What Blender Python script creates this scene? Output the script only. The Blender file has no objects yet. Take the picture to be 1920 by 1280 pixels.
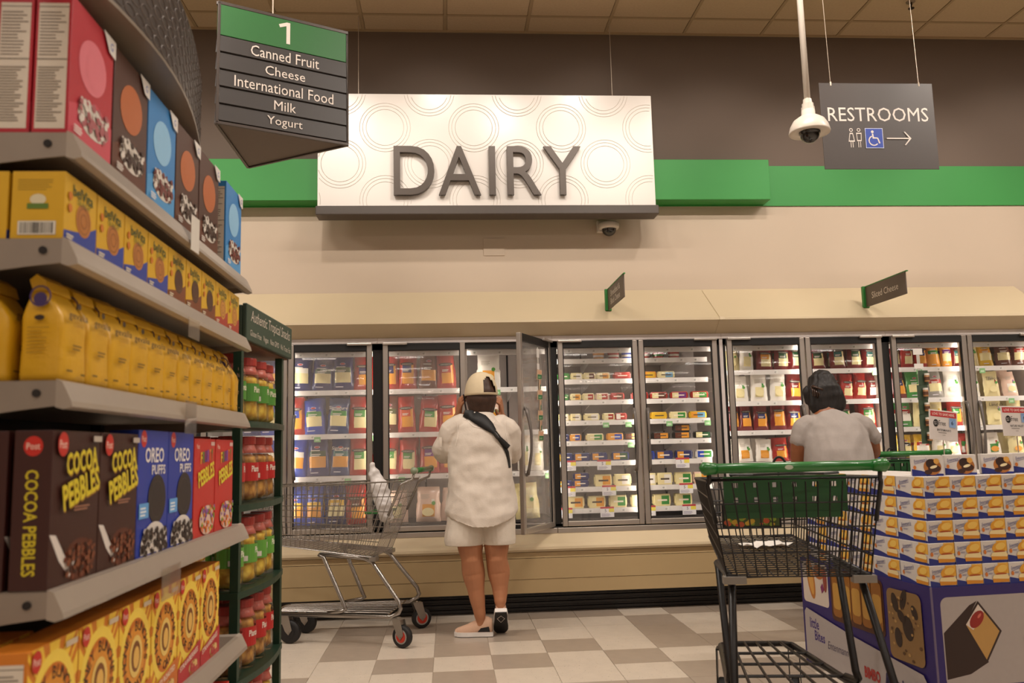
import bpy, bmesh, math, random
from mathutils import Vector, Matrix
from mathutils import noise as mnoise
random.seed(7)
PI = math.pi
SC = bpy.context.scene
COL = SC.collection

# ------------------------------------------------------------------ camera
cam = bpy.data.objects.new('camera', bpy.data.cameras.new('camera'))
COL.objects.link(cam)
cam.data.lens = 29.924
cam.data.sensor_width = 36
cam.data.clip_end = 200
cam.data.dof.use_dof = True
cam.data.dof.focus_distance = 5.4
cam.data.dof.aperture_fstop = 4.5
RT, UP, FW = ((0.99694946, -0.07413832, -0.02439825), (0.01487816, -0.12634798, 0.9918744),
              (0.07661858, 0.98921165, 0.12485951))
cam.matrix_world = Matrix(((RT[0], UP[0], -FW[0], 0), (RT[1], UP[1], -FW[1], 0),
                           (RT[2], UP[2], -FW[2], 1.097), (0, 0, 0, 1)))
SC.camera = cam

# ------------------------------------------------------------------ light and exposure
SC.view_settings.view_transform = 'Standard'
SC.view_settings.look = 'None'
SC.view_settings.gamma = 1
SC.view_settings.exposure = 0.0
SC.view_settings.use_curve_mapping = False
world = bpy.data.worlds.new('world')
SC.world = world
world.use_nodes = True
world.node_tree.nodes['Background'].inputs[0].default_value = (1, .85, .7, 1)
world.node_tree.nodes['Background'].inputs[1].default_value = 0.05
CEIL = 4.286
WALL = 6.2

def area(name, loc, sx, sy, power, col=(1, .90, .80), rot=(0, 0, 0)):
    l = bpy.data.lights.new(name, 'AREA')
    l.shape = 'RECTANGLE'; l.size = sx; l.size_y = sy; l.energy = power; l.color = col
    o = bpy.data.objects.new(name, l); COL.objects.link(o)
    o.location = loc; o.rotation_euler = rot
    return o

def spot(name, loc, target, power, angle, blend=.6, radius=.05, col=(1, .91, .82)):
    l = bpy.data.lights.new(name, 'SPOT')
    l.energy = power; l.spot_size = angle; l.spot_blend = blend; l.shadow_soft_size = radius; l.color = col
    o = bpy.data.objects.new(name, l); COL.objects.link(o)
    o.location = loc
    o.rotation_euler = (Vector(target) - Vector(loc)).to_track_quat('-Z', 'Y').to_euler()
    return o

# rows of linear ceiling fixtures all the way down the shop
for yy in (3.3, -.6, -5, -9, -13, -17, -21, -25, -29, -34, -40):
    for xx in (-4.2, -1.4, 1.4, 4.2, 7.0) + ((10.0, 13.0, 16.0) if yy < -12 else ()):
        area('fixture_light', (xx, yy, CEIL - .04), 1.25, .16, 78 if yy > 0 else 30 if yy > -2 else 19)
# track spots aimed at the back wall and its signs
for xx, pw in ((-1.0, 62), (.45, 46), (2.1, 62), (3.3, 70), (4.6, 60), (-2.4, 50)):
    spot('track_spot', (xx + .1, 4.25, CEIL - .12), (xx, 6.05, 2.6), pw, 1.25)
for xx in (-.06, 1.16):
    spot('sign_spot', (xx, 4.75, CEIL - .10), (xx, 5.95, 3.50), 26, .95, 1.)

# ------------------------------------------------------------------ materials
def lin(h):
    h = h.lstrip('#')
    r = [int(h[i:i + 2], 16) / 255 for i in (0, 2, 4)]
    return tuple(c / 12.92 if c <= .04045 else ((c + .055) / 1.055) ** 2.4 for c in r) + (1,)

MATS = {}
def mat(name, col, rough=.5, metal=0., vary=.06, scale=30., bump=0., bscale=80., emit=0., spec=.5, stretch=None, coat=0.):
    if name in MATS: return MATS[name]
    m = bpy.data.materials.new(name); m.use_nodes = True
    nt = m.node_tree; b = nt.nodes['Principled BSDF']
    c = lin(col) if isinstance(col, str) else col
    b.inputs['Roughness'].default_value = rough
    b.inputs['Metallic'].default_value = metal
    b.inputs['Specular IOR Level'].default_value = spec
    b.inputs['Coat Weight'].default_value = coat
    tc = nt.nodes.new('ShaderNodeTexCoord')
    src = tc.outputs['Object']
    if stretch:
        mp = nt.nodes.new('ShaderNodeMapping'); mp.inputs['Scale'].default_value = stretch
        nt.links.new(src, mp.inputs[0]); src = mp.outputs[0]
    if vary:
        n = nt.nodes.new('ShaderNodeTexNoise'); n.inputs['Scale'].default_value = scale; n.inputs['Detail'].default_value = 3
        nt.links.new(src, n.inputs['Vector'])
        r = nt.nodes.new('ShaderNodeMix'); r.data_type = 'RGBA'
        r.inputs[6].default_value = tuple(x * (1 - vary) for x in c[:3]) + (1,)
        r.inputs[7].default_value = tuple(min(1, x * (1 + vary)) for x in c[:3]) + (1,)
        nt.links.new(n.outputs['Fac'], r.inputs[0]); nt.links.new(r.outputs[2], b.inputs['Base Color'])
    else:
        b.inputs['Base Color'].default_value = c
    if bump:
        n2 = nt.nodes.new('ShaderNodeTexNoise'); n2.inputs['Scale'].default_value = bscale; n2.inputs['Detail'].default_value = 4
        nt.links.new(src, n2.inputs['Vector'])
        bp = nt.nodes.new('ShaderNodeBump'); bp.inputs['Strength'].default_value = bump; bp.inputs['Distance'].default_value = .01
        nt.links.new(n2.outputs['Fac'], bp.inputs['Height']); nt.links.new(bp.outputs[0], b.inputs['Normal'])
    if emit:
        b.inputs['Emission Color'].default_value = c; b.inputs['Emission Strength'].default_value = emit
    MATS[name] = m
    return m

def ink(h, rough=.45):
    return mat('ink_' + h.lstrip('#') + ('' if rough == .45 else str(rough)), h, rough, vary=.04, scale=40)

def glass_mat(name, haze=0., tint=(1, 1, 1), refl=1., hazecol='#cfc9c4'):
    """clear pane: transparent with Fresnel reflection, plus a patchy film of condensation"""
    if name in MATS: return MATS[name]
    m = bpy.data.materials.new(name); m.use_nodes = True
    nt = m.node_tree; nt.nodes.clear()
    out = nt.nodes.new('ShaderNodeOutputMaterial')
    tr = nt.nodes.new('ShaderNodeBsdfTransparent'); tr.inputs[0].default_value = tint + (1,)
    gl = nt.nodes.new('ShaderNodeBsdfGlossy'); gl.inputs['Roughness'].default_value = .02
    fr = nt.nodes.new('ShaderNodeFresnel'); fr.inputs[0].default_value = 1.45
    ge = nt.nodes.new('ShaderNodeNewGeometry'); mi = nt.nodes.new('ShaderNodeMapRange')
    mi.inputs['To Min'].default_value = 1.45; mi.inputs['To Max'].default_value = 1 / 1.45
    nt.links.new(ge.outputs['Backfacing'], mi.inputs[0]); nt.links.new(mi.outputs[0], fr.inputs[0])
    mu = nt.nodes.new('ShaderNodeMath'); mu.operation = 'MULTIPLY'; mu.inputs[1].default_value = refl
    mx = nt.nodes.new('ShaderNodeMixShader')
    nt.links.new(fr.outputs[0], mu.inputs[0]); nt.links.new(mu.outputs[0], mx.inputs[0])
    nt.links.new(tr.outputs[0], mx.inputs[1]); nt.links.new(gl.outputs[0], mx.inputs[2])
    last = mx
    if haze:
        tc = nt.nodes.new('ShaderNodeTexCoord')
        mp = nt.nodes.new('ShaderNodeMapping'); mp.inputs['Scale'].default_value = (2.2, 2.2, 1.1)
        no = nt.nodes.new('ShaderNodeTexNoise'); no.inputs['Scale'].default_value = 2.3; no.inputs['Detail'].default_value = 5
        nt.links.new(tc.outputs['Object'], mp.inputs[0]); nt.links.new(mp.outputs[0], no.inputs['Vector'])
        mr = nt.nodes.new('ShaderNodeMapRange'); mr.inputs['From Min'].default_value = .3; mr.inputs['From Max'].default_value = .75
        mr.inputs['To Min'].default_value = haze * .35; mr.inputs['To Max'].default_value = haze
        nt.links.new(no.outputs['Fac'], mr.inputs[0])
        df = nt.nodes.new('ShaderNodeBsdfTranslucent'); df.inputs[0].default_value = lin(hazecol)
        d2 = nt.nodes.new('ShaderNodeBsdfDiffuse'); d2.inputs[0].default_value = lin(hazecol)
        md = nt.nodes.new('ShaderNodeMixShader'); md.inputs[0].default_value = .5
        nt.links.new(df.outputs[0], md.inputs[1]); nt.links.new(d2.outputs[0], md.inputs[2])
        m2 = nt.nodes.new('ShaderNodeMixShader')
        nt.links.new(mr.outputs[0], m2.inputs[0]); nt.links.new(mx.outputs[0], m2.inputs[1]); nt.links.new(md.outputs[0], m2.inputs[2])
        last = m2
    nt.links.new(last.outputs[0], out.inputs[0])
    MATS[name] = m
    return m

# ------------------------------------------------------------------ mesh helpers
class MB:
    def __init__(s): s.v = []; s.f = []; s.m = []; s.mats = []
    def mi(s, m):
        if m not in s.mats: s.mats.append(m)
        return s.mats.index(m)
    def add(s, vs, fs, m, T=None):
        o = len(s.v)
        s.v += [tuple(T @ Vector(v)) for v in vs] if T else [tuple(v) for v in vs]
        k = s.mi(m)
        for f in fs: s.f.append([o + i for i in f]); s.m.append(k)
        return s
    def box(s, x0, y0, z0, x1, y1, z1, m, T=None):
        vs = [(x0, y0, z0), (x1, y0, z0), (x1, y1, z0), (x0, y1, z0), (x0, y0, z1), (x1, y0, z1), (x1, y1, z1), (x0, y1, z1)]
        return s.add(vs, [(3, 2, 1, 0), (4, 5, 6, 7), (0, 1, 5, 4), (1, 2, 6, 5), (2, 3, 7, 6), (3, 0, 4, 7)], m, T)
    def cbox(s, x0, y0, z0, x1, y1, z1, b, m, T=None):
        """box with bevelled edges"""
        bm = bmesh.new(); bmesh.ops.create_cube(bm, size=1)
        for v in bm.verts:
            v.co = Vector(((x0 + x1) / 2 + v.co.x * (x1 - x0), (y0 + y1) / 2 + v.co.y * (y1 - y0), (z0 + z1) / 2 + v.co.z * (z1 - z0)))
        bmesh.ops.bevel(bm, geom=bm.edges[:], offset=b, segments=2, affect='EDGES', profile=.5)
        bm.verts.index_update()
        s.add([v.co for v in bm.verts], [[v.index for v in f.verts] for f in bm.faces], m, T); bm.free()
        return s
    def prism(s, prof, axis, a, b, m, T=None):
        """closed 2-D profile (list of pairs) pushed along an axis: x -> (y,z), y -> (x,z), z -> (x,y)"""
        n = len(prof)
        def P(p, t): return (t, p[0], p[1]) if axis == 'x' else (p[0], t, p[1]) if axis == 'y' else (p[0], p[1], t)
        vs = [P(p, a) for p in prof] + [P(p, b) for p in prof]
        fs = [(i, (i + 1) % n, n + (i + 1) % n, n + i) for i in range(n)] + [list(range(n))[::-1], list(range(n, 2 * n))]
        return s.add(vs, fs, m, T)
    def tube(s, pts, r, m, n=6, closed=False, T=None, caps=True):
        pts = [Vector(p) for p in pts]; N = len(pts)
        rs = r if isinstance(r, (list, tuple)) else [r] * N
        ring = []; prev = None
        for i, p in enumerate(pts):
            if closed: d = (pts[(i + 1) % N] - pts[i - 1])
            else: d = pts[min(i + 1, N - 1)] - pts[max(i - 1, 0)]
            d = d.normalized() if d.length else Vector((0, 0, 1))
            if prev is None:
                a = Vector((0, 0, 1)) if abs(d.z) < .9 else Vector((1, 0, 0))
                u = d.cross(a).normalized()
            else:
                u = (prev - d * prev.dot(d)); u = u.normalized() if u.length > 1e-6 else d.orthogonal().normalized()
            prev = u; w = d.cross(u)
            ring.append([p + (u * math.cos(2 * PI * k / n) + w * math.sin(2 * PI * k / n)) * rs[i] for k in range(n)])
        vs = [v for q in ring for v in q]; fs = []
        for i in range(N if closed else N - 1):
            j = (i + 1) % N
            for k in range(n): fs.append((i * n + k, i * n + (k + 1) % n, j * n + (k + 1) % n, j * n + k))
        if not closed and caps: fs += [list(range(n))[::-1], list(range((N - 1) * n, N * n))]
        return s.add(vs, fs, m, T)
    def lathe(s, prof, m, n=16, c=(0, 0, 0), axis='z', T=None):
        vs = []; fs = []
        for r, z in prof:
            for k in range(n):
                a = 2 * PI * k / n
                x, y = r * math.cos(a), r * math.sin(a)
                p = (x, y, z) if axis == 'z' else (z, x, y) if axis == 'x' else (y, z, x)
                vs.append((p[0] + c[0], p[1] + c[1], p[2] + c[2]))
        for i in range(len(prof) - 1):
            for k in range(n): fs.append((i * n + k, i * n + (k + 1) % n, (i + 1) * n + (k + 1) % n, (i + 1) * n + k))
        fs += [list(range(n))[::-1], list(range((len(prof) - 1) * n, len(prof) * n))]
        return s.add(vs, fs, m, T)
    def mesh(s, name, smooth=False):
        me = bpy.data.meshes.new(name); me.from_pydata(s.v, [], s.f)
        for m in s.mats: me.materials.append(m)
        me.polygons.foreach_set('material_index', s.m)
        if smooth: me.shade_smooth()
        me.update()
        return me
    def build(s, name, parent=None, smooth=False, loc=None, rot=None):
        return obj(name, s.mesh(name, smooth), parent, loc, rot)

def obj(name, data, parent=None, loc=None, rot=None):
    o = bpy.data.objects.new(name, data); COL.objects.link(o)
    if parent: o.parent = parent
    if loc: o.location = loc
    if rot: o.rotation_euler = rot
    return o
def tag(o, label, cat, group=None):
    o['label'] = label; o['category'] = cat
    if group: o['group'] = group
    return o
def thing(name, label, cat, loc=(0, 0, 0), rz=0., group=None, rot=None):
    o = obj(name, None, None, loc, rot or (0, 0, rz))
    return tag(o, label, cat, group)
def struct(o): o['kind'] = 'structure'; return o
def dup(o, parent=None, **k):
    c = o.copy(); COL.objects.link(c)
    if parent: c.parent = parent
    for ch in o.children: dup(ch, c)
    for a, b in k.items(): setattr(c, a, b)
    return c
ORD = ['first', 'second', 'third', 'fourth', 'fifth', 'sixth', 'seventh', 'eighth', 'ninth', 'tenth', 'eleventh', 'twelfth']

_txt = {}
def text_geo(body, bold=0.):
    key = (body, bold)
    if key not in _txt:
        cu = bpy.data.curves.new('t', 'FONT'); cu.body = body; cu.size = 1; cu.resolution_u = 2
        cu.offset = bold; cu.align_x = 'LEFT'
        o = bpy.data.objects.new('t', cu); COL.objects.link(o)
        dg = bpy.context.evaluated_depsgraph_get(); me = o.evaluated_get(dg).to_mesh()
        vs = [(v.co.x, v.co.y) for v in me.vertices]; fs = [list(p.vertices) for p in me.polygons]
        o.evaluated_get(dg).to_mesh_clear(); bpy.data.objects.remove(o); bpy.data.curves.remove(cu)
        x0, x1 = min(v[0] for v in vs), max(v[0] for v in vs); y0, y1 = min(v[1] for v in vs), max(v[1] for v in vs)
        _txt[key] = ([(v[0] - (x0 + x1) / 2, v[1] - (y0 + y1) / 2) for v in vs], fs, x1 - x0, y1 - y0)
    return _txt[key]

class Print(MB):
    """flat print on a face: u to the right, v up, laid on the plane y = -off, looking out along -y"""
    def __init__(s, off=0.): super().__init__(); s.e = off + .0004
    def lay(s, pts, fs, m):
        s.add([(p[0], -s.e, p[1]) for p in pts], fs, m); s.e += .00025
    def rect(s, u0, v0, u1, v1, c): s.lay([(u0, v0), (u1, v0), (u1, v1), (u0, v1)], [(0, 1, 2, 3)], ink(c)); return s
    def poly(s, pts, c): s.lay(pts, [list(range(len(pts)))], ink(c)); return s
    def disc(s, u, v, ru, rv, c, n=20, rot=0.):
        P = []
        for k in range(n):
            a = 2 * PI * k / n; x, y = ru * math.cos(a), rv * math.sin(a)
            P.append((u + x * math.cos(rot) - y * math.sin(rot), v + x * math.sin(rot) + y * math.cos(rot)))
        s.lay(P, [list(range(n))], ink(c)); return s
    def ring(s, u, v, r0, r1, c, n=28):
        P = [(u + r * math.cos(2 * PI * k / n), v + r * math.sin(2 * PI * k / n)) for r in (r0, r1) for k in range(n)]
        s.lay(P, [(k, (k + 1) % n, n + (k + 1) % n, n + k) for k in range(n)], ink(c)); return s
    def rrect(s, u0, v0, u1, v1, r, c, n=5):
        P = []
        for cx, cy, a0 in ((u1 - r, v0 + r, -90), (u1 - r, v1 - r, 0), (u0 + r, v1 - r, 90), (u0 + r, v0 + r, 180)):
            for k in range(n + 1):
                a = math.radians(a0 + 90 * k / n); P.append((cx + r * math.cos(a), cy + r * math.sin(a)))
        s.lay(P, [list(range(len(P)))], ink(c)); return s
    def dots(s, u0, v0, u1, v1, n, r, cols, seed=1, squash=.8):
        rnd = random.Random(seed)
        for c in cols:
            P = []; F = []
            for _ in range(n):
                x, y, rr, a0 = rnd.uniform(u0, u1), rnd.uniform(v0, v1), r * rnd.uniform(.6, 1.2), rnd.uniform(0, 6)
                b = len(P); P += [(x + rr * math.cos(a0 + 2 * PI * k / 7), y + rr * squash * math.sin(a0 + 2 * PI * k / 7)) for k in range(7)]
                s.add([(q[0], -s.e, q[1]) for q in P[b:b + 7]], [list(range(7))], ink(c)); s.e += .000035
            s.e += .0001
        return s
    def lines(s, u0, v0, u1, v1, n, c, fill=.55, seed=3):
        rnd = random.Random(seed); P = []; F = []
        h = (v1 - v0) / n
        for i in range(n):
            b = len(P); y = v0 + i * h; x1 = u0 + (u1 - u0) * rnd.uniform(.6, 1)
            P += [(u0, y), (x1, y), (x1, y + h * fill), (u0, y + h * fill)]; F.append([b, b + 1, b + 2, b + 3])
        s.lay(P, F, ink(c)); return s
    def bars(s, u0, v0, u1, v1, n, c, seed=4):
        rnd = random.Random(seed); P = []; F = []
        w = (u1 - u0) / n
        for i in range(n):
            b = len(P); x = u0 + i * w; f = rnd.uniform(.3, .8) * w
            P += [(x, v0), (x + f, v0), (x + f, v1), (x, v1)]; F.append([b, b + 1, b + 2, b + 3])
        s.lay(P, F, ink(c)); return s
    def text(s, body, u, v, h, c, w=None, rot=0., bold=0., shear=0., rough=.45):
        """text of cap height about h centred on (u, v); w squeezes it to a width"""
        vs, fs, tw, th = text_geo(body, bold)
        k = h / th; kx = (w / tw) if w else k
        P = []
        for x, y in vs:
            x, y = x * kx + y * k * shear, y * k
            P.append((u + x * math.cos(rot) - y * math.sin(rot), v + x * math.sin(rot) + y * math.cos(rot)))
        s.lay(P, fs, ink(c, rough)); return s
    def arc_text(s, body, u, v, r, h, c, a_mid, span, inward=False):
        P = []; F = []
        n = len(body)
        for i, ch in enumerate(body):
            if ch == ' ': continue
            a = a_mid + (span / 2 - span * (i + .5) / n) * (-1 if inward else 1)
            vs, fs, tw, th = text_geo(ch, .01)
            k = h * 1.0 / max(th, .5); ro = a - PI / 2 + (PI if inward else 0)
            b = len(P)
            for x, y in vs:
                x *= k; y *= k
                P.append((u + r * math.cos(a) + x * math.cos(ro) - y * math.sin(ro), v + r * math.sin(a) + x * math.sin(ro) + y * math.cos(ro)))
            F += [[b + q for q in f] for f in fs]
        s.lay(P, F, ink(c)); return s

# ------------------------------------------------------------------ the room
m_cream = mat('paint_cream', '#c2b09c', .7, vary=.03, scale=3)
m_brown = mat('paint_brown', '#66574c', .75, vary=.04, scale=3)
m_green = mat('paint_green', '#2f8a3a', .55, vary=.03, scale=4)
m_ceil = mat('ceiling_tile', '#bda484', .9, vary=.10, scale=60, bump=.25, bscale=160)
m_grid = mat('ceiling_grid', '#a58d6c', .6)
m_white = mat('white_tile', '#cdc0b0', .28, vary=.10, scale=14, bump=.02, bscale=40)
m_grey = mat('grey_tile', '#a39485', .28, vary=.14, scale=14, bump=.02, bscale=40)
m_joint = mat('floor_joint', '#a3927f', .5)
def speckled(m, amt=.5):
    nt = m.node_tree; b = nt.nodes['Principled BSDF']; l = b.inputs['Base Color'].links[0]; src = l.from_socket
    tc = nt.nodes.new('ShaderNodeTexCoord')
    geo = nt.nodes.new('ShaderNodeNewGeometry')
    n = nt.nodes.new('ShaderNodeTexNoise'); n.inputs['Scale'].default_value = 95; n.inputs['Detail'].default_value = 1
    nt.links.new(geo.outputs['Position'], n.inputs['Vector'])
    r = nt.nodes.new('ShaderNodeMapRange'); r.inputs['From Min'].default_value = .70; r.inputs['From Max'].default_value = .74
    nt.links.new(n.outputs['Fac'], r.inputs[0])
    mu = nt.nodes.new('ShaderNodeMath'); mu.operation = 'MULTIPLY'; mu.inputs[1].default_value = amt
    nt.links.new(r.outputs[0], mu.inputs[0])
    mx = nt.nodes.new('ShaderNodeMix'); mx.data_type = 'RGBA'; mx.inputs[7].default_value = lin('#5a4a3e')
    nt.links.new(mu.outputs[0], mx.inputs[0]); nt.links.new(src, mx.inputs[6]); nt.links.new(mx.outputs[2], b.inputs['Base Color'])
speckled(m_white, .7); speckled(m_grey, .25)

XA, XB, YA = -9., 19., -44.
floor = struct(MB().box(XA, YA, -.1, XB, 7.2, -.004, m_white).build('floor'))
GREY = {(-1, 0), (-1, 1), (-1, 2), (-2, -1), (-3, 0), (-3, 1), (-3, 2), (-2, 2), (0, -1), (0, 1), (0, 3), (1, 3), (2, 3), (1, 0), (2, -1), (3, 0), (4, 0), (3, 1), (3, 2), (4, 3), (3, -2), (4, -2), (1, -3), (2, -3), (-4, -2), (-1, -2), (5, 1), (6, 2), (-5, 1), (-5, 2)}
KNOWN = {(i, j) for i in range(-4, 5) for j in range(-2, 4)}
TS = .3048
tile_me = {}
rnd = random.Random(11)
def tmesh(m):
    if m.name not in tile_me:
        g = .0012
        tile_me[m.name] = MB().cbox(g, g, -.0035, TS - g, TS - g, 0, .0008, m).mesh('tile')
    return tile_me[m.name]
for i in range(-8, 8):
    for j in range(-9, 4):
        g = (i, j) in GREY if (i, j) in KNOWN else rnd.random() < .4
        obj('tile', tmesh(m_grey if g else m_white), floor, (.2125 + i * TS, 4.7494 + j * TS, 0))

# back wall above the refrigerated cases: brown, green band, cream
wb = MB()
wb.box(XA, WALL, 2.2, XB, WALL + .12, 2.898, m_cream)
wb.box(XA, WALL, 2.898, XB, WALL + .12, CEIL, m_brown)
wall_back = struct(wb.build('wall_back'))
struct(MB().box(XA, WALL - .012, 2.898, XB, WALL, 3.214, m_green).build('trim_1'))
MB().box(.285, WALL - .006, 2.525, .44, WALL, 2.655, m_cream).build('cover_plate', wall_back)
struct(MB().box(XA - .1, YA, 0, XA, 7.2, CEIL, m_cream).build('wall_left'))
struct(MB().box(XB, YA, 0, XB + .1, 7.2, CEIL, m_cream).build('wall_right'))
struct(MB().box(XA, YA - .1, 0, XB, YA, CEIL, m_cream).build('wall_front'))
struct(MB().box(XA, 7.1, 0, XB, 7.2, CEIL, m_brown).build('wall_rear'))
ceiling = struct(MB().box(XA, YA, CEIL + .02, XB, 7.2, CEIL + .1, m_ceil).build('ceiling'))
CT = .6198
cx0, cy0 = 3.125, 5.953
ct = MB().cbox(.012, .012, 0, CT - .012, CT - .012, .016, .004, m_ceil).mesh('ceiling_tile')
cte = MB().cbox(.012, .012, 0, CT - .012, WALL - cy0 - .02, .016, .004, m_ceil).mesh('ceiling_tile')
for i in range(-11, 5):
    obj('ceiling_tile', cte, ceiling, (cx0 + i * CT, cy0, CEIL - .002))
    for j in range(-1, -4, -1):
        obj('ceiling_tile', ct, ceiling, (cx0 + i * CT, cy0 + j * CT, CEIL - .002))
    MB().box(-.011, 0, -.006, .011, 2.2, .004, m_grid).build('grid_bar', ceiling, loc=(cx0 + i * CT, WALL - 2.2, CEIL))
for j in range(0, -4, -1):
    MB().box(cx0 - 11 * CT, -.011, -.005, cx0 + 5 * CT, .011, .004, m_grid).build('grid_bar', ceiling, loc=(0, cy0 + j * CT, CEIL))
MB().box(XA, WALL - .02, CEIL - .012, XB, WALL, CEIL + .01, m_grid).build('wall_angle', ceiling)
# sprinkler head under the ceiling
m_brass = mat('dull_metal', '#4a4038', .4, .8)
sp = thing('sprinkler_head', 'small dark metal fire sprinkler head hanging from the ceiling tiles', 'sprinkler', (3.44, 5.66, CEIL))
MB().lathe([(.035, 0), (.033, -.006), (.012, -.01)], mat('sprinkler_plate', '#8c7a63', .5), 14).build('escutcheon', sp)
MB().lathe([(.010, -.008), (.010, -.03), (.006, -.032), (.006, -.05)], m_brass, 8).build('body', sp)
MB().lathe([(.022, -.052), (.022, -.055), (.004, -.058)], m_brass, 12).build('deflector', sp)
# ------------------------------------------------------------------ refrigerated cases
m_case = mat('case_cream', '#cbb999', .45, vary=.03, scale=4)
m_casep = mat('case_panel', '#b59d74', .5, vary=.03, scale=4)
m_alu = mat('brushed_aluminium', '#b5aca4', .32, .75, vary=.05, scale=20, stretch=(1, 1, .05))
m_trimw = mat('trim_light', '#cfc6c2', .4, .1)
m_black = mat('black_gasket', '#0c0a0a', .5)
m_kick = mat('black_kick', '#17120f', .35)
m_inner = mat('case_inner_grey', '#b3aaa4', .55, vary=.05)
m_innerd = mat('case_slots', '#2a2423', .6)
m_shelf = mat('shelf_white', '#e4dfda', .4, vary=.02)
m_lip = mat('lip_white', '#ece8e4', .35, vary=.02)
m_led = mat('led_strip', '#fff2e2', .5, vary=0, emit=30.)
g_clear = glass_mat('door_glass_clear', .03)
g_fog = glass_mat('door_glass_fogged', .25)
g_part = glass_mat('door_glass_misty', .14)
YD = 5.93
XC = [-1.698, -.479, .740, 1.959, 3.178, 4.397]
DOORNAME = ['behind the tall rack of jars', 'above the chrome cart', 'fogged pair left of the woman', 'pair right of the open door',
            'pair ahead of the grey shirt', 'pair at the right edge']
CASELAB = ['cream refrigerated case with fogged glass doors, partly behind the jar rack',
           'cream refrigerated case whose right glass door stands open beside the woman in white',
           'cream refrigerated case with many small cheese blocks, right of the open door',
           'cream refrigerated case that the person in the grey shirt is facing',
           'cream refrigerated case at the right edge, behind the cake display']
DH0, DH1 = .56, 1.84

def make_door(case, x0, x1, pane, handle_at, hinge=None, ang=0.):
    """door leaf between x0 and x1; handle_at -1 left edge, +1 right edge"""
    w = x1 - x0
    hx = x1 if hinge == 1 else x0
    d = obj('door', None, case, (hx, YD, 0), (0, 0, ang))
    o = x0 - hx
    fw, t = .036, .03
    f = MB()
    f.cbox(o, -t, DH0, o + fw, 0, DH1, .004, m_alu); f.cbox(o + w - fw, -t, DH0, o + w, 0, DH1, .004, m_alu)
    f.cbox(o + fw, -t, DH0, o + w - fw, 0, DH0 + .034, .004, m_alu); f.cbox(o + fw, -t, DH1 - .05, o + w - fw, 0, DH1, .004, m_black)
    f.box(o + fw - .004, -t * .8, DH0 + .03, o + fw + .006, -.004, DH1 - .046, m_black)
    f.box(o + w - fw - .006, -t * .8, DH0 + .03, o + w - fw + .004, -.004, DH1 - .046, m_black)
    f.build('door_frame', d)
    MB().box(o + fw - .002, -.018, DH0 + .03, o + w - fw + .002, -.012, DH1 - .046, pane).build('pane', d)
    s = handle_at
    hxp = o + (.045 if s < 0 else w - .045)
    pts = []
    for k in range(13):
        q = k / 12; pts.append((hxp + s * .006 * math.sin(PI * q), -t - .012 - .034 * math.sin(PI * q), .93 + .42 * q))
    hb = MB().tube(pts, [.008 + .004 * abs(2 * k / 12 - 1) for k in range(13)], mat('handle_grey', '#6f6863', .35, .3), 8)
    hb.tube([(hxp, -t - .012, .93), (hxp, -t + .002, .93)], .011, MATS['handle_grey'], 8)
    hb.tube([(hxp, -t - .012, 1.35), (hxp, -t + .002, 1.35)], .011, MATS['handle_grey'], 8)
    hb.build('handle', d, True)
    # closer arm under the top rail, on the hinge side
    hs = -s
    a0 = o + (w if hs > 0 else 0)
    MB().cbox(min(a0, a0 + -hs * .17), -t - .02, DH1 - .012, max(a0, a0 - hs * .17), -t, DH1 + .006, .005, m_alu).build('hinge_cover', d)
    return d

shelf_tags = {}
def price_tag(shelf, x, y, z, kind, w=.03, h=.022):
    key = (kind, w, h)
    if key not in shelf_tags:
        p = Print()
        if kind == 'tag':
            p.rect(-w / 2, -h / 2, w / 2, h / 2, '#f4f2ee'); p.lines(-w * .4, -h * .3, w * .2, h * .3, 2, '#8a8780')
        elif kind == 'green':
            p.rect(-w / 2, -h / 2, w / 2, h / 2, '#8fc98a'); p.rect(-w * .3, -h * .25, w * .3, h * .1, '#cfe8c8')
        else:
            p.rect(-w / 2, -h / 2, w / 2, h / 2, '#f3f1f2'); p.rect(-w / 2, h * .32, w / 2, h / 2, '#c3404a')
            p.rect(w * .12, -h * .02, w / 2, h * .32, '#f1e15c'); p.text('5', -w * .12, h * .12, h * .28, '#44405a'); p.lines(-w * .42, -h * .42, w * .4, -h * .12, 3, '#b6b2c4')
        shelf_tags[key] = p.mesh('price_tag')
    return obj('price_tag', shelf_tags[key], shelf, (x, y, z))

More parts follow.
